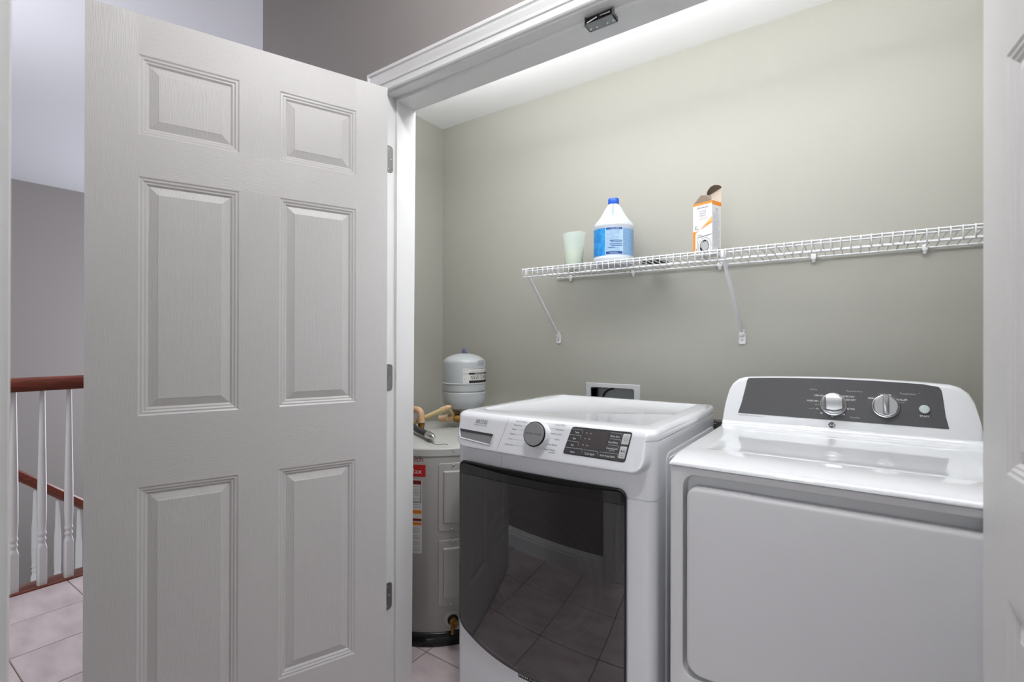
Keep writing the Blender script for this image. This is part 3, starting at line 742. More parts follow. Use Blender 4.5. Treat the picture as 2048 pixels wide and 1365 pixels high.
for s, x, z, al, h in (('LESS DRY', -.0810, 1.0288, 'R', .0048), ('MORE DRY', -.0960, 1.0110, 'R', .0048), ('10', -.0984, .9872, 'C', .0048), ('20', -.0879, .9749, 'C', .0048), ('40', -.0587, .9673, 'C', .0048), ('60', -.029, .9752, 'C', .0048), ('80 MIN', -.0205, .9931, 'L', .0048), ('MORE DRY', -.0330, 1.0301, 'L', .0048), ('LESS DRY', -.0245, 1.0208, 'L', .0048), ('HIGH', .0404, 1.0293, 'C', .0048), ('MEDIUM', .0760, 1.0409, 'C', .0052), ('AIR FLUFF', .0965, 1.0292, 'L', .0052), ('START', .1658, .9862, 'C', .0048)):
    put_text(bm, s, h, lambda u, v: rf()(x+u, z-h/2+v), al, sx=.95 if s != 'START' else 1.1)
for x0, x1, z in ((-.078, -.068, 1.0285), (-.093, -.083, 1.0100), (-.044, -.036, 1.0310), (-.036, -.027, 1.0212), (.0515, .058, 1.0290)): quad(bm, rf(), x0, x1, z-.0003, z+.0003)
link('panel_lettering', bm, M_wink, dy)
bm = bmesh.new()
for s, x, z, al, h in (('Cottons', -.1103, 1.0472, 'C', .0042), ('Permanent Press', -.0014, 1.0475, 'C', .0042), ('AUTO', -.1001, 1.0000, 'C', .0032), ('wrinkle care', -.1123, .9865, 'C', .0028), ('OFF', -.0572, 1.0385, 'C', .0036), ('Timed Dry', -.0004, .9680, 'C', .0042), ('no heat', .1141, 1.0215, 'C', .003), ('Temperature', .1285, 1.0475, 'C', .0050)):
    put_text(bm, s, h, lambda u, v: rf()(x+u, z-h/2+v), al)
quad(bm, rf(), .152, .1565, 1.0496, 1.0504)
link('panel_sublettering', bm, M_lgink, dy)
bm = bmesh.new(); put_text(bm, 'COMMERCIAL QUALITY', .0040, lambda u, v: rf(.0004)(-.3325+u, .9475+v), 'L', width=.082); link('quality_lettering', bm, M_grey_ink, dy)
bm = bmesh.new()
lathe(bm, [(.0095, 0), (.0095, .0012), (.009, .0015)], rcf(-.0597, .9405, 0), 28, kn2)
link('round_emblem', bm, M_ink, dy, 30)
bm = bmesh.new(); ec = (-.0597, .9405)
for r0, r1 in ((.0080, .0087),):
    for k in range(24):
        if k % 6 == 5: continue
        a0, a1 = 2*PI*k/24, 2*PI*(k+1)/24
        bm.faces.new([bm.verts.new(rf(.0019)(ec[0]+r_*math.cos(a), ec[1]+r_*math.sin(a))) for r_, a in ((r0, a0), (r1, a0), (r1, a1), (r0, a1))])
put_text(bm, 'GE', .0075, lambda u, v: rf(.0019)(ec[0]+u, ec[1]-.0037+v), 'C', shear=.25)
link('emblem_lettering', bm, M_wink, dy)
# rear metal box behind the console
link('rear_cover', B(RX0-.075, RX0+.06, 1.952, 1.992, .70, .9045, r=.002, seg=1), M_darkp, dy)
link('rear_screw', lathe(bmesh.new(), [(.004, 0), (.003, .002), (.001, .0025)], (-.4315, 1.952, .893), 12, (0, -1, 0)), M_steel, dy, 40)
for x in (-.33, .24):
    for y in (1.34, 1.88): link('foot', lathe(bmesh.new(), [(.02, 0), (.02, .01), (.012, .014), (.012, .022)], (x, y, 0), 16), M_blackm, dy, 40)

# ------------------------------------------------------------------ water heater
HC = (-1.575, 1.68); HR = .345; HT = .778
def hcyl(r_):
    return lambda az, z: Vector((HC[0] + r_*math.cos(R(az)), HC[1] + r_*math.sin(R(az)), z))
wh = thing('water_heater', (HC[0], HC[1], 0), 'squat grey electric water heater behind the left door jamb', 'water heater')
link('base_ring', lathe(bmesh.new(), [(.350, 0), (.352, .004), (.352, .030), (.347, .036), (.350, .042), (.350, .052), (.344, .056)], (*HC, 0), 80), M_black, wh, 40)
link('tank_shell', lathe(bmesh.new(), [(.342, .05), (.345, .056), (.345, .757)], (*HC, 0), 96), M_heater, wh, 40)
link('lid', lathe(bmesh.new(), [(.346, .748), (.3485, .7485), (.3485, .775), (.346, .7785), (.340, .780), (.20, .786), (.02, .788)], (*HC, 0), 96), M_heatertop, wh, 30)
for az in (-38.6, -75, -100): link('screw', lathe(bmesh.new(), [(.0045, 0), (.0035, .002), (.001, .0028)], hcyl(.3485)(az, .764), 12, (math.cos(R(az)), math.sin(R(az)), 0)), M_chrome, wh, 40)
def cyl_poly(poly, r0, r1, ins, fn=hcyl):
    # poly in (degrees, z) with 1 degree ~ HR*pi/180 m; subdivided along long edges so it follows the round
    k = R(1)*HR; P2 = [(a*k, z) for a, z in poly]
    D = []
    for i in range(len(P2)):
        a, b = Vector(P2[i]), Vector(P2[(i+1) % len(P2)]); m = max(1, int(abs(b.x-a.x)/.012))
        for j in range(m): D.append(tuple(a.lerp(b, j/m)))
    Q = inset(D, ins)
    return [[fn(r0)(x/k, z) for x, z in D], [fn(r1)(x/k, z) for x, z in Q]]
def cyl_plate(bm, az0, az1, z0, z1, r0, r1, ins, rr=.01, fn=hcyl, base_r=HR):
    """raised plate on the round: perimeter walls and a gridded face"""
    k = R(1)*base_r; n = 14
    def ring(r_, d, c):
        poly = rrect(az0*k+d, az1*k-d, z0+d, z1-d, max(.0005, c), 4); D = []
        for i in range(len(poly)):
            a, b = Vector(poly[i]), Vector(poly[(i+1) % len(poly)]); m = max(1, int(round(abs(b.x-a.x)/.014)))
            for j in range(m): D.append(a.lerp(b, j/m))
        return D
    D = ring(0, 0, rr); Q = inset([tuple(d) for d in D], ins)
    va = [bm.verts.new(fn(r0)(x/k, z)) for x, z in D]; vb = [bm.verts.new(fn(r1)(x/k, z)) for x, z in Q]
    m = len(va)
    for i in range(m): bm.faces.new((va[i], va[(i+1) % m], vb[(i+1) % m], vb[i]))
    # face: join the upper and lower halves across
    loQ = [i for i in range(m) if Q[i][1] <= (z0+z1)/2]; 
    st_ = min(loQ, key=lambda i: (Q[i][0], Q[i][1])); 
    lo = sorted(loQ, key=lambda i: Q[i][0]); hi = sorted([i for i in range(m) if i not in loQ], key=lambda i: Q[i][0])
    for a in range(min(len(lo), len(hi))-1):
        try: bm.faces.new((vb[lo[a]], vb[lo[a+1]], vb[hi[a+1]], vb[hi[a]]))
        except ValueError: pass
for z0, z1 in ((.451, .721), (.155, .418)):
    bm = bmesh.new(); cyl_plate(bm, -48.5, -14, z0, z1, HR-.001, HR+.005, .003, .012)
    cyl_plate(bm, -45.3, -17, z0+.032, z1-.030, HR+.004, HR+.012, .005, .006)
    ap = link('access_panel', bm, M_heater, wh, 35)
    for az, z in ((-38.5, z1-.010), (-39.5, z0+.010)):
        link('panel_screw', lathe(bmesh.new(), [(.0055, -.002), (.0055, .001), (.004, .003), (.001, .0038)], hcyl(HR+.005)(az, z), 12, (math.cos(R(az)), math.sin(R(az)), 0)), M_chrome, ap, 40)
# drain valve
az = -38.7; ax = (math.cos(R(az)), math.sin(R(az)), 0)
dv = link('valve_plate', lathe(bmesh.new(), [(.034, -.002), (.034, .003), (.030, .007), (.022, .007), (.020, -.001)], hcyl(HR)(az, .101), 32, ax), M_heater, wh, 35)
link('valve_opening', lathe(bmesh.new(), [(.021, .0), (.021, .0025)], hcyl(HR)(az, .101), 24, ax), M_blackm, dv, 35)
link('drain_valve', lathe(bmesh.new(), [(.011, .0), (.011, .012), (.014, .012), (.014, .024), (.010, .026), (.010, .034), (.0125, .034), (.0125, .042), (.006, .042), (.006, .036)], hcyl(HR)(az, .101), 16, ax), M_brass, wh, 35)
link('drain_spout', tube(bmesh.new(), [hcyl(HR+.020)(az, .098), hcyl(HR+.026)(az-.6, .075), hcyl(HR+.028)(az-.8, .058)], .008, 10), M_brass, wh, 40)
# labels on the round
def hl(r_=HR+.0006):
    k = R(1)*HR
    return lambda u, v: hcyl(r_)(u/k, v)     # u in metres of arc
kA = R(1)*HR
def hq(bm, a0, a1, z0, z1, off=.0006, mi=0):
    quad(bm, hl(HR+off), a0*kA, a1*kA, z0, z1, max(1, int(abs(a1-a0)/2)), 1, mi)
bm = bmesh.new(); put_text(bm, 'Smith', .0225, lambda u, v: hl()(-58.2*kA+u, .7265+v), 'R', sx=1.15); link('maker_lettering', bm, M_dred, wh)
bm = bmesh.new(); hq(bm, -80, -56.6, .6675, .7150); link('red_label', bm, M_red, wh)
bm = bmesh.new(); put_text(bm, 'ProMax', .020, lambda u, v: hl(HR+.0012)(-59.0*kA+u, .6800+v), 'R', sx=1.15); link('red_label_lettering', bm, M_label, wh)
bm = bmesh.new(); hq(bm, -80, -58.9, .366, .656); wl = link('warning_label', bm, M_label, wh)
bm = bmesh.new(); hq(bm, -80, -59.5, .5665, .569, .001); hq(bm, -59.8, -59.4, .5665, .652, .001); hq(bm, -80, -59.4, .637, .653, .001, 1); hq(bm, -80, -59.2, .522, .536, .001, 2); hq(bm, -80, -59.2, .493, .503, .001, 1); hq(bm, -80, -59.2, .477, .488, .001, 2)
link('label_bands', bm, [M_ink, M_dred, M_orange], wl)
bm = bmesh.new(); rng = random.Random(3)
zt = .628
WORDS = ['use this appliance if any', 'part has been under water', 'call a qualified person to', 'inspect and replace any part', 'turn off power before any', 'work is done on the heater', 'read the instruction manual', 'keep area clear and free of', 'hot water can scald']
while zt > .372:
    if .470 < zt < .540 or .562 < zt < .575: zt -= .0065; continue
    s = rng.choice(WORDS); put_text(bm, s, .0034, lambda u, v: hl(HR+.0012)((-60.2-rng.choice([0, 0]))*kA+u, zt+v), 'R', sx=1.0)
    zt -= .0062 if rng.random() < .75 else .011
link('label_print', bm, M_ink, wl)
# red collars and ports on the lid
hp = Vector((-1.640, 1.620, 0))
link('hot_collar', lathe(bmesh.new(), [(.034, .782), (.034, .786), (.018, .788)], (hp.x, hp.y, 0), 16, fr=lambda a, h, r_: r_*(1+.12*math.cos(8*a))), M_red, wh, 40)
link('hot_nipple', lathe(bmesh.new(), [(.0135, .78), (.0135, .812), (.016, .813), (.016, .822), (.0125, .823), (.0125, .829)], (hp.x, hp.y, 0), 20), M_brass, wh, 35)
link('port_cap', lathe(bmesh.new(), [(.032, .783), (.032, .787), (.020, .789), (.018, .786)], (-1.585, 1.775, 0), 24), M_heatertop, wh, 40)

# pipes and fittings
def curve_pts(ps, n=6):
    ps = [Vector(p) for p in ps]; out = []
    for i in range(len(ps)-1):
        p0 = ps[max(i-1, 0)]; p1 = ps[i]; p2 = ps[i+1]; p3 = ps[min(i+2, len(ps)-1)]
        for k in range(n):
            t = k/n; out.append(.5*((2*p1)+(-p0+p2)*t+(2*p0-5*p1+4*p2-p3)*t*t+(-p0+3*p1-3*p2+p3)*t**3))
    return out + [ps[-1]]
hpipe = thing('hot_water_pipe', (hp.x, hp.y, .83), 'peach elbow and cream pipe rising from brass fitting on the heater', 'pipe')
link('elbow', tube(bmesh.new(), curve_pts([(hp.x, hp.y, .829), (hp.x, hp.y, .862), (hp.x-.006, hp.y, .876), (hp.x-.022, hp.y, .884), (hp.x-.052, hp.y, .884)], 5), .0145, 14), M_peach, hpipe, 50)
link('elbow_socket', tube(bmesh.new(), [(hp.x, hp.y, .827), (hp.x, hp.y, .850)], .0165, 16), M_peach, hpipe, 40)
link('horizontal_run', tube(bmesh.new(), [(hp.x-.050, hp.y, .884), (CX0+.001, hp.y, .884)], .0115, 14), M_cpvc, hpipe, 40)
cpipe = thing('cold_water_pipe', (-1.66, 1.74, .85), 'cream pipe with peach end cap slanting behind the brass elbow', 'pipe')
pa, pb = Vector((-1.730, 1.625, .806)), Vector((-1.5590, 1.700, .889)); pd = (pb-pa).normalized()
link('pipe_run', tube(bmesh.new(), [pa, pb], .0115, 14), M_cpvc, cpipe, 40)
link('pipe_collar', tube(bmesh.new(), [pb-pd*.028, pb-pd*.004], .0145, 16), M_cpvc, cpipe, 40)
link('end_cap', tube(bmesh.new(), [pb-pd*.006, pb+pd*.010, pb+pd*.026], [.0135, .0130, .005], 14), M_peach, cpipe, 40)
link('pipe_riser', tube(bmesh.new(), curve_pts([pb+pd*.002, pb+Vector((-.004, .03, -.012)), (-1.575, 1.765, .850)], 5), .009, 10), M_cpvc, cpipe, 40)
link('lower_run', tube(bmesh.new(), [(-1.90, 1.66, .792), (-1.73, 1.66, .812), ], .014, 12), M_cpvc, cpipe, 40)
# expansion tank on its tee
TC = (-1.56, 1.83); TR = .1035
et = thing('expansion_tank', (TC[0], TC[1], .86), 'grey pressure tank with a white label standing above the water heater', 'tank')
link('vessel', lathe(bmesh.new(), [(.012, .866), (.055, .871), (.088, .884), (.1015, .906), (.1035, .925), (.1035, .955), (.1005, .9575), (.099, .961), (.1005, .9645), (.1035, .967), (.1035, .997), (.1055, .999), (.1055, 1.003), (.1035, 1.005), (.1035, 1.098), (.101, 1.108), (.090, 1.120), (.066, 1.133), (.036, 1.141), (.010, 1.144)], (*TC, 0), 64), M_tank, et, 30)
link('air_valve_cap', lathe(bmesh.new(), [(.015, 1.141), (.015, 1.146), (.0095, 1.147), (.0095, 1.164), (.008, 1.166)], (*TC, 0), 20), M_blueknob, et, 30)
link('threaded_stub', lathe(bmesh.new(), [(.014, .845), (.014, .868)], (*TC, 0), 16), M_brass, et, 30)
kT = R(1)*TR
tf = lambda off=.0006: (lambda u, v: Vector((TC[0] + (TR+off)*math.cos(u/TR), TC[1] + (TR+off)*math.sin(u/TR), v)))
def tq(bm, a0, a1, z0, z1, off=.0006, mi=0): quad(bm, tf(off), a0*kT, a1*kT, z0, z1, max(1, int(abs(a1-a0)/5)), 1, mi)
bm = bmesh.new(); tq(bm, -53.5, 95, 1.0055, 1.0745); lb = link('tank_label', bm, M_label, et)
bm = bmesh.new(); tq(bm, -37.5, 95, 1.0065, 1.0185, .001); tq(bm, -37.5, 95, 1.046, 1.055, .001); tq(bm, -37.5, 95, 1.072, 1.0735, .001)
put_serif(bm, 'THERM-X-SPAN', .0175, lambda u, v: tf(.0012)((-34)*kT + u, 1.0235+v), 'R', flip=True, sx=.92)
for s, a, z, h in (('30', -49, 1.0235, .004), ('ASME', -49, 1.0655, .003), ('NSF', -41, 1.066, .003), ('UPC', -41, 1.047, .005)):
    put_text(bm, s, h, lambda u, v: tf(.0012)(a*kT+u, z+v), 'C', flip=True)
for k in range(16):
    a0, a1 = 2*PI*k/16, 2*PI*(k+1)/16
    bm.faces.new([bm.verts.new(tf(.0012)(-49*kT + r_*math.cos(a), 1.049 + r_*math.sin(a))) for r_, a in ((.0048, a0), (.0055, a0), (.0055, a1), (.0048, a1))])
put_text(bm, 'MODEL ST-5 POTABLE WATER', .0036, lambda u, v: tf(.0012)(-12*kT+u, 1.0605+v), 'C', flip=True)
link('label_print', bm, M_ink, lb)
bm = bmesh.new(); put_text(bm, 'THERMAL EXPANSION', .0050, lambda u, v: tf(.0014)(-2*kT+u, 1.048+v), 'C', flip=True); link('label_bar_lettering', bm, M_wink, lb)
bm = bmesh.new()
for k in range(5): put_text(bm, WORDS[k], .0034, lambda u, v: tf(.0010)(-14*kT+u, 1.086+.0055*k+v), 'L' if 0 else 'R', flip=True)
link('notice_print', bm, M_ink, et)
tee = thing('brass_tee', (-1.56, 1.79, .835), 'peach and brass pipe tee under the grey pressure tank', 'pipe fitting')
link('tee_body', tube(bmesh.new(), curve_pts([(-1.635, 1.735, .829), (-1.60, 1.755, .834), (-1.575, 1.775, .838)], 4), .0155, 14), M_peach, tee, 40)
link('tee_socket', tube(bmesh.new(), [(-1.606, 1.75, .833), (-1.598, 1.756, .834)], .0180, 16), M_cpvc, tee, 40)
link('brass_union', tube(bmesh.new(), [(-1.574, 1.770, .834), (-1.567, 1.774, .834), (-1.566, 1.775, .834), (-1.545, 1.788, .834), (-1.544, 1.789, .834), (-1.535, 1.794, .834)], [.0165, .0165, .0195, .0195, .0165, .0165], 8), M_brass, tee, 25)
link('tee_riser', tube(bmesh.new(), [(-1.56, 1.83, .825), (-1.56, 1.83, .852)], .0175, 14), M_peach, tee, 40)
link('tee_branch', tube(bmesh.new(), [(-1.61, 1.80, .862), (-1.585, 1.815, .848), (-1.54, 1.80, .834)], .0145, 12), M_peach, tee, 40)
link('tee_drop', tube(bmesh.new(), [(-1.56, 1.83, .782), (-1.56, 1.83, .83)], .014, 12), M_brass, tee, 40)
# flexible conduit
cd = thing('flexible_conduit', (-1.6, 1.57, .79), 'dark grey flexible conduit with metal end lying on the heater lid', 'conduit')
cp = curve_pts([(-1.93, 1.70, .86), (-1.80, 1.655, .840), (-1.715, 1.605, .826), (-1.60, 1.55, .812), (-1.475, 1.495, .808)], 24)
rr_ = [.0118 + .0020*(k % 2) for k in range(len(cp))]
link('ribbed_sleeve', tube(bmesh.new(), cp, rr_, 12), M_conduit, cd, 20)
e = cp[-1]; ed = (cp[-1]-cp[-2]).normalized()
link('end_connector', tube(bmesh.new(), [e-ed*.004, e+ed*.006, e+ed*.007, e+ed*.012, e+ed*.04, e+ed*.058, e+ed*.064], [.0135, .0135, .0165, .0165, .0155, .011, .004], 14), M_chrome, cd, 35)
link('connector_screw', tube(bmesh.new(), [e+ed*.001+Vector((0, 0, -.016)), e+ed*.001+Vector((0, 0, .016))], .003, 8), M_steel, cd, 40)
link('bare_wire', tube(bmesh.new(), curve_pts([e+ed*.02+Vector((0, -.014, -.012)), (-1.415, 1.445, .793), (-1.36, 1.43, .790), (-1.335, 1.445, .794), (-1.322, 1.452, .791)], 5), .0011, 6), M_blackm, cd, 50)

# ------------------------------------------------------------------ outlet box in the back wall
ob = thing('washer_outlet_box', (-.915, CY1, .8), 'white plastic water outlet box in the back wall', 'outlet box')
bm = bmesh.new(); o4 = rrect(-1.0475, -.7825, .775, 1.009, .003, 2); i4 = rrect(OX0, OX1, OZ0, OZ1, .008, 2)
loft(bm, [[(x, CY1-.0002, z) for x, z in o4], [(x, CY1-.005, z) for x, z in o4], [(x, CY1-.008, z) for x, z in inset(o4, .003)], [(x, CY1-.008, z) for x, z in inset(i4, -.002)], [(x, CY1-.006, z) for x, z in i4], [(x, CY1+.08, z) for x, z in i4]], False, True)
link('frame', bm, M_whitep, ob, 35)
link('supply_hose', tube(bmesh.new(), curve_pts([(-1.0, CY1+.05, .86), (-.985, CY1+.05, .94), (-.965, CY1+.05, .968), (-.93, CY1+.055, .982)], 6), .0035, 8), M_blackm, ob, 50)
link('left_tube', tube(bmesh.new(), [(-1.010, CY1+.04, .82), (-1.010, CY1+.04, .985)], .003, 8), M_blackm, ob, 50)
link('inner_plate', B(OX0+.001, OX1-.001, CY1+.066, CY1+.078, OZ0+.001, OZ1-.001), mat('shaded_box_plastic', (190, 195, 195), .5), ob)

# ------------------------------------------------------------------ wire shelf
SZ = 1.520; SF = 1.815; SX0, SX1 = -1.2, .845
ws = thing('wire_shelf', (-.2, 1.97, SZ), 'white coated wire shelf along the back wall', 'shelf')
for nm, y, z, x0, r_ in (('front_rail', SF, SZ+.0005, SX0-.012, .0033), ('lip_rail', SF-.002, SZ-.034, SX0-.012, .0030), ('deck_rail', SF+.016, SZ-.006, SX0+.0, .0028), ('back_rail', CY1-.010, SZ-.0065, SX0-.005, .0033), ('middle_rail', SF+.155, SZ-.006, SX0-.004, .0028)):
    link(nm, tube(bmesh.new(), [(x0, y, z), (SX1, y, z)], r_, 8), M_wire, ws, 60)
bm = tube(bmesh.new(), [(0, CY1-.008, SZ-.002), (0, SF+.004, SZ+.0015), (0, SF-.0035, SZ+.0030), (0, SF-.0065, SZ), (0, SF-.0058, SZ-.037)], .0020, 6)
bmesh.ops.translate(bm, verts=bm.verts, vec=-ws.location + Vector((0, 0, 0))); me = bpy.data.meshes.new('cross_wire'); bm.to_mesh(me); bm.free(); me.materials.append(M_wire)
me.polygons.foreach_set('use_smooth', [True]*len(me.polygons))
k = 0
while SX0 - .005 + k*.0254 < SX1:
    o = bpy.data.objects.new('cross_wire', me); COL.objects.link(o); o.parent = ws; o.location = (SX0 - .005 + k*.0254, 0, 0); k += 1
for x in (-1.127, -.8125, -.4484, -.1245, .1893, .50):
    bm = box(bmesh.new(), x-.009, x+.009, CY1-.018, CY1, SZ-.016, SZ+.004, r=.004); tube(bm, [(x, CY1-.016, SZ-.012), (x, CY1-.010, SZ-.024)], .006, 8)
    link('wall_clip', bm, M_wire, ws, 40)
for i, (x, xf) in enumerate(((-1.191, -1.1975), (-.3775, -.3660))):
    br = thing('shelf_brace', (x, 2.0, 1.35), ['white diagonal shelf brace at the left end of the wire shelf', 'white diagonal shelf brace under the wire shelf by the carton'][i], 'brace', 'diagonal shelf braces')
    bm = bmesh.new(); a = Vector((x, SF+.004, SZ-.016)); b = Vector((xf, CY1-.008, 1.238)); d = (b-a).normalized(); s = Vector((1, 0, 0)); t = d.cross(s).normalized()
    L = [[p + s*.0065*c + t*.004*e2 for c, e2 in ((-1, -.6), (-.7, -1), (.7, -1), (1, -.6), (1, .6), (.7, 1), (-.7, 1), (-1, .6))] for p in (a, b)]
    loft(bm, L); link('strut', bm, M_wire, br, 40)
    bm = bmesh.new(); L = rrect(xf-.013, xf+.013, 1.192, 1.238, .006, 4)
    loft(bm, [[(x_, CY1, z_) for x_, z_ in L], [(x_, CY1-.004, z_) for x_, z_ in L], [(x_, CY1-.006, z_) for x_, z_ in inset(L, .002)]]); box(bm, xf-.009, xf+.009, CY1-.016, CY1-.005, 1.225, 1.252, r=.002)
    link('wall_foot', bm, M_wire, br, 35)
    link('foot_screw', lathe(bmesh.new(), [(.004, 0), (.003, .0015), (.0008, .0018)], (xf, CY1-.006, 1.2085), 12, (0, -1, 0)), M_steel, br, 40)
    bm = box(bmesh.new(), x-.006, x+.006, SF-.004, SF+.012, SZ-.026, SZ+.002, r=.002); link('top_hook', bm, M_wire, br, 35)
DECK = SZ + .0045

# ------------------------------------------------------------------ things on the shelf
# bleach jug
bx_, by_ = -.845, 1.965
jg = thing('bleach_jug', (bx_, by_, DECK), 'white bleach jug with a blue cap and blue label on the wire shelf', 'bottle')
def jr(az, h, r_):
    z = h - DECK; k = 1.0
    a = (az*180/PI) % 360
    da = (a - 289 + 180) % 360 - 180
    if .172 < z < .262:
        f = math.sin(PI*min(1, (z-.172)/.090))
        k -= .72*math.exp(-(da/17)**2)*f**.6
        k += .10*math.exp(-((da-42)/22)**2)*f + .06*math.exp(-((da+42)/24)**2)*f
    return r_*k
prof = [(.070, 0), (.079, .004), (.083, .012), (.084, .022), (.0845, .028), (.083, .031), (.083, .152), (.0855, .157), (.0862, .163), (.084, .170), (.076, .180), (.066, .191), (.057, .203), (.049, .216), (.042, .229), (.0345, .243), (.0275, .254), (.0225, .2605), (.019, .263), (.019, .268)]
link('jug_body', lathe(bmesh.new(), [(r_, DECK+h) for r_, h in prof], (bx_, by_, 0), 64, fr=jr), M_bottle, jg, 50)
cp_ = lathe(bmesh.new(), [(.0225, DECK+.262), (.0228, DECK+.264), (.0228, DECK+.283), (.0215, DECK+.286), (.010, DECK+.2865)], (bx_, by_, 0), 40, fr=lambda a, h, r_: r_*(1+.012*math.cos(20*a)))
link('cap', cp_, M_bluecap, jg, 40)
BR = .0836; jf = lambda off=0: (lambda a, z: Vector((bx_ + (BR+off)*math.cos(R(a)), by_ + (BR+off)*math.sin(R(a)), DECK+z)))
def jq(bm, a0, a1, z0, z1, off=0, mi=0): quad(bm, jf(off), a0, a1, z0, z1, max(1, int(abs(a1-a0)/6)), 1, mi)
# camera sees azimuth about -67; label panels
bm = bmesh.new(); jq(bm, -170, -90, .034, .148); link('front_label', bm, M_blue, jg)
bm = bmesh.new(); jq(bm, -90, -89, .034, .148); jq(bm, -41, -40, .034, .148); link('label_border', bm, M_label, jg)
bm = bmesh.new(); jq(bm, -89, -41, .034, .148); link('back_label', bm, M_lblue, jg)
bm = bmesh.new(); jq(bm, -40, 60, .034, .146); link('side_label', bm, M_mblue, jg)
bm = bmesh.new(); jq(bm, -88, -42, .1385, .1465, .0006); jq(bm, -88, -42, .038, .048, .0006)
for a0, z in ((-77, .0915), (-73, .0855), (-78, .077), (-73, .070), (-82, .0625)): jq(bm, a0, -42 if z > .065 else -62, z, z+.0022, .0006)
put_text(bm, 'CAUTION', .0028, lambda u, v: jf(.0008)(-55+u/BR*57.3, .1315+v), 'C')
kB = 57.3/BR
rng = random.Random(5)
for r_ in range(17):
    z = .1335 - r_*.0055
    put_text(bm, rng.choice(WORDS), .0026, lambda u, v: jf(.0008)(-87+u*kB, z+v), 'L', width=.052 if r_ % 4 else .03)
for r_ in range(21):
    z = .139 - r_*.005
    put_text(bm, rng.choice(WORDS), .0024, lambda u, v: jf(.0008)(-38+u*kB, z+v), 'L', width=.11)
link('label_print', bm, M_dblue, jg)
bm = bmesh.new(); put_text(bm, 'TO KILL GERMS', .0045, lambda u, v: jf(.0012)(-63+u*kB, .1402+v), 'C', width=.035); put_text(bm, 'WARNING', .0045, lambda u, v: jf(.0012)(-66+u*kB, .0405+v), 'C', width=.035)
link('label_heading', bm, M_wink, jg)
# cup
cx_, cy_ = -1.033, 1.962
cu_ = thing('plastic_cup', (cx_, cy_, DECK), 'frosted pale plastic cup left of the bleach jug', 'cup')
bm = bmesh.new(); n = 40; L = []
for r_, h in ((.036, 0), (.0375, .003), (.041, .06), (.046, .12), (.0505, .158), (.0490, .158), (.0395, .06), (.036, .004)):
    L.append([(cx_ + r_*math.cos(2*PI*i/n), cy_ + r_*math.sin(2*PI*i/n), DECK + h + (.004*math.cos(2*PI*i/n) if h > .15 else 0)) for i in range(n)])
loft(bm, L); link('cup_body', bm, M_cup, cu_, 40)
link('cup_lower_fill', lathe(bmesh.new(), [(.0350, .005), (.0415, .082), (.001, .083)], (cx_, cy_, DECK), 32), mat('pale_yellow_green_tint', (232, 232, 205), .6), cu_, 40)  # pale yellow-green body tinting the lower part of the cup
# carton
A = R(20); kx = Vector((-math.cos(A), math.sin(A), 0)); ky = Vector((math.sin(A), math.cos(A), 0)); kc_ = Vector((-.4312, 1.900, DECK)); KW, KD, KH = .079, .058, .198
ct = thing('cleaner_carton', (kc_.x, kc_.y, DECK), 'opened orange and white washing machine cleaner carton on the shelf', 'box')
bm = bmesh.new(); C4 = [kc_, kc_+kx*KW, kc_+kx*KW+ky*KD, kc_+ky*KD]; ctr = (C4[0]+C4[2])/2
ou = C4; inn = [c + (ctr-c).normalized()*.0012 for c in C4]; up = Vector((0, 0, KH))
V = loft(bm, [[c for c in ou], [c+up for c in ou], [c+up for c in inn], [c+Vector((0, 0, .002)) for c in inn]])
link('carton_body', bm, [M_box], ct)
def cf(off=.0005): return lambda u, v: kc_ + kx*(KW-u) - ky*off + Vector((0, 0, v))       # front: u from its left edge
def cs_(off=.0005): return lambda u, v: kc_ + ky*u - kx*off + Vector((0, 0, v))
bm = bmesh.new(); quad(bm, cf(), 0, KW, KH-.008, KH); quad(bm, cs_(), 0, KD, KH-.014, KH)
def cpoly(bm, fn, pts): bm.faces.new([bm.verts.new(fn(*p)) for p in pts])
cpoly(bm, cf(), [(0, .0), (.009, 0), (.010, .085), (.018, .092), (.045, .103), (.079, .118), (.079, .132), (.055, .112), (.032, .098), (.012, .092), (0, .094)])
link('orange_print', bm, M_orng, ct)
bm = bmesh.new(); cpoly(bm, cf(.0008), [(.030, .101), (.052, .112), (.079, .122), (.079, .140), (.060, .124), (.045, .112)]); link('pale_orange_print', bm, M_lorng, ct)
bm = bmesh.new()
def ringp(bm, fn, cx, cz, rx, rz, w, a0=0, a1=360, n=28):
    for k in range(n):
        a, b = R(a0+(a1-a0)*k/n), R(a0+(a1-a0)*(k+1)/n)
        bm.faces.new([bm.verts.new(fn(cx+(rx-q_)*math.cos(t), cz+(rz-q_)*math.sin(t))) for q_, t in ((w, a), (0, a), (0, b), (w, b))])
ringp(bm, cf(.0010), .046, .033, .017, .0215, .0075, 190, 265); ringp(bm, cf(.0010), .050, .034, .016, .022, .0045, 70, 120)
cpoly(bm, cf(.0008), [(.016, .068), (.079, .074), (.079, .0755), (.016, .0695)])
put_text(bm, '3', .009, lambda u, v: cf(.001)(.014+u, .020+v), 'C'); put_text(bm, 'NEW', .005, lambda u, v: cf(.001)(.020+u, .074+v), 'L')
put_text(bm, 'CLEANS', .004, lambda u, v: cf(.001)(.007+u, .100+v), 'L'); ringp(bm, cf(.0008), .013, .108, .005, .005, .0015, 20, 260, 12)
put_text(bm, 'FIDE NALION', .0065, lambda u, v: cf(.001)(.040+u, .1765+v), 'C', width=.044)
link('black_print', bm, M_ink, ct)
bm = bmesh.new()
for s, z in (('Washing', .1640), ('Machine', .1555), ('Cleaner', .1470)): put_text(bm, s, .0058, lambda u, v: cf(.001)(.041+u, z+v), 'C')
cpoly(bm, cf(.0007), [(.018, .0), (.019, .066), (.0200, .066), (.019, 0)])
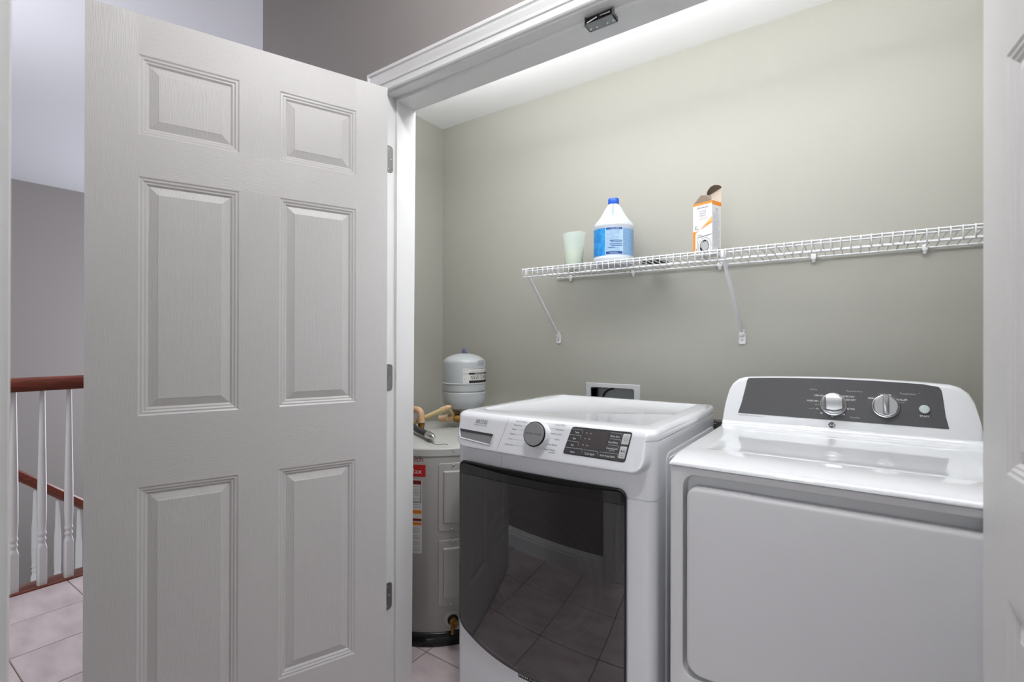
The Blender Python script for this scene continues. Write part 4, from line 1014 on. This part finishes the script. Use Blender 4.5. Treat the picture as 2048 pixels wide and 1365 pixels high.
ringp(bm, cf(.0007), .049, .034, .027, .032, .0012); ringp(bm, cf(.0007), .048, .034, .019, .024, .0035)
link('product_lettering', bm, M_grey_ink, ct)
bm = bmesh.new(); ringp(bm, cf(.0006), .048, .034, .0185, .0235, .0184); link('drum_picture', bm, mat('picture_grey', (176, 176, 178), .5), ct)
bm = bmesh.new()
for s, z in (('removes odor causing', .1395), ('residue and grime', .1345)): put_text(bm, s, .003, lambda u, v: cf(.001)(.042+u, z+v), 'C', width=.036)
link('red_lettering', bm, mat('salmon_ink', (214, 128, 110), .5), ct)
bm = bmesh.new()
for k in range(30): put_text(bm, rng.choice(WORDS), .0026, lambda u, v: cs_(.001)(.006+u, .152-.0043*k+v), 'L', width=rng.choice((.034, .040, .042)))
for s, z in (('Washing', .170), ('Machine', .164), ('Cleaner', .158)): put_text(bm, s, .004, lambda u, v: cs_(.001)(.028+u, z+v), 'C')
for k in range(10): quad(bm, cs_(.001), .036+.0017*k, .036+.0017*k+(.0011 if k % 3 else .0006), .006, .026)
link('side_lettering', bm, M_grey_ink, ct)
def flap(name, pts, m, th=.0006):
    bm = bmesh.new(); pts = [Vector(p) for p in pts]; nrm = (pts[1]-pts[0]).cross(pts[2]-pts[0]).normalized()*th
    loft(bm, [pts, [p+nrm for p in pts]]); return link(name, bm, m, ct)
tp0, tp1, tp2, tp3 = [c+up for c in C4]     # near corner, left, back-left, back-right
flap('front_flap', [tp0-kx*-.001, tp1, tp1-kx*.018+ky*.022+Vector((0, 0, .036)), tp0+kx*.020+ky*.024+Vector((0, 0, .028))], M_kraft)
flap('side_flap', [tp0, tp3, tp3+kx*.016+Vector((0, 0, .012)), tp0+kx*.036+ky*.020+Vector((0, 0, .030))], M_kraftl)
b0, b1 = tp3, tp2-kx*.028
hb = Vector((0, 0, .062))
fy = ky*.004
fL, fR = tp2-kx*.022+Vector((0, 0, .040))+fy, tp3+Vector((0, 0, .058))+fy
flap('lid_flap', [tp3, tp2-kx*.022, fL, fR], M_kraftl)
tw = fR-fL; tk = [fL, fR]
for t, hh, sk in ((1.0, .004, 0), (.93, .009, 0), (.72, .0155, 0), (.45, .017, 0), (.18, .013, 0), (.03, .008, 0), (-.02, .004, 0)):
    tk.append(fL + tw*t + Vector((0, 0, hh)) - ky*hh*1.3)
flap('tuck_flap', tk, M_kraft)
# dark flat thing on the deck
bk = thing('black_plastic_tray', (-.69, 2.03, DECK), 'small black flat tray lying on the wire shelf right of the jug', 'tray')
bm = bmesh.new(); pl = round_poly([(-.722, 1.965), (-.650, 1.975), (-.640, 2.070), (-.712, 2.082)], .008)
loft(bm, [[(x, y, DECK) for x, y in pl], [(x, y, DECK+.012) for x, y in pl], [(x, y, DECK+.014) for x, y in inset(pl, .002)]])
link('tray_body', bm, M_blackm, bk, 30)
link('tray_grip', B(-.700, -.664, 1.985, 2.06, DECK+.0138, DECK+.018, r=.0015), M_black, bk)

# ------------------------------------------------------------------ landing railing and stair railing
def hand_prof(w_, h_):
    return [(-.5*w_, .35*h_), (-.5*w_, .62*h_), (-.40*w_, .86*h_), (-.2*w_, h_), (.2*w_, h_), (.40*w_, .86*h_), (.5*w_, .62*h_), (.5*w_, .35*h_), (.38*w_, .26*h_), (.36*w_, 0), (-.36*w_, 0), (-.38*w_, .26*h_)]
hr = thing('handrail', (-3.27, .8, .956), 'red brown wooden handrail of the landing above white balusters', 'handrail')
loft_b = bmesh.new(); L = [[(-3.27 + a, y, .956 + b) for a, b in hand_prof(.062, .067)] for y in (.30, 1.10)]
loft(loft_b, L); link('rail', loft_b, M_wood, hr, 30)
def baluster_mesh(top):
    bm = bmesh.new(); s = .0178; q_ = .88
    L = [[(-s, -s, .006), (s, -s, .006), (s, s, .006), (-s, s, .006)]]
    def sq(h, z, n=16, p=1.0):
        out = []
        for k in range(n):
            a = 2*PI*(k+.5)/n; c, s_ = math.cos(a), math.sin(a); m = max(abs(c), abs(s_))
            r_ = h*((1-p) + p/m); out.append((r_*c, r_*s_, z))
        return out
    L = [sq(s, 0), sq(s, .185), sq(s*.98, .192, p=.6)]
    L += [sq(r_*q_, z, p=p) for r_, z, p in ((.0165, .205, .1), (.0150, .214, 0), (.0185, .222, 0), (.0195, .228, 0), (.0160, .235, 0), (.0155, .243, 0), (.0195, .250, 0), (.0200, .256, 0), (.0175, .263, 0), (.0175, .275, 0), (.0205, .34, 0), (.0195, .50, 0), (.0150, .72*top/.957, 0), (.0115, top, 0))]
    loft(bm, L); me = bpy.data.meshes.new('baluster'); bm.to_mesh(me); bm.free(); me.materials.append(M_trim)
    me.polygons.foreach_set('use_smooth', [True]*len(me.polygons)); me.set_sharp_from_angle(angle=R(35)); return me
bme = baluster_mesh(.957)
LB = ['white baluster of the landing rail, %s' % s for s in ('hidden by the left casing', 'first visible beside the left doorway casing', 'middle one of the three in view', 'nearest to the open closet door', 'hidden behind the closet door')]
for i in range(5):
    o = bpy.data.objects.new('baluster', bme); COL.objects.link(o); o.location = (-3.27, .459 + .1002*i, .0)
    tag(o, LB[i], 'baluster', 'landing balusters')
sr = thing('stair_handrail', (-4.2, .9, .2), 'red brown handrail sloping down behind the landing balusters', 'handrail')
bm = bmesh.new(); f = lambda y: .4170 + (y-.7357)*-.848
L = [[(-4.2 + a, y, f(y) - .075 + b*1.1) for a, b in hand_prof(.06, .068)] for y in (.35, 1.40)]
loft(bm, L); link('rail', bm, M_wood, sr, 30)
bme2 = baluster_mesh(.74)
SL = ['highest', 'second down', 'third down', 'lowest']
for i in range(7):
    y = .605 + .1055*i
    o = bpy.data.objects.new('stair_baluster', bme2); COL.objects.link(o); o.location = (-4.2, y, f(y) - .075 - .735)
    tag(o, 'white baluster of the lower stair rail, number %s from the left trim' % ['one', 'two', 'three', 'four', 'five', 'six', 'seven'][i], 'baluster', 'stair rail balusters')
stp = bmesh.new()
for i in range(9):
    y = .35 + i*.236; z = -.50 - i*.2
    box(stp, -5.3, -4.15, y, y+.26, z-.2, z)
struct(link('stairs', stp, M_trim), 'white stairs going down beyond the landing')
# ceiling lamps of the closet and hall
for nm, loc, r_, lab in (('closet_ceiling_lamp', (.05, 1.62, CZ), .11, 'round frosted ceiling lamp inside the closet'), ('hall_ceiling_lamp', (-.15, .52, HZ), .12, 'round ceiling lamp of the hall')):
    pass

for o in bpy.data.objects:
    if o.type == 'MESH' and ('lettering' in o.name or 'print' in o.name or 'logo' in o.name or o.name.startswith(('button_symbol', 'key_outline'))): o['kind'] = 'stuff'
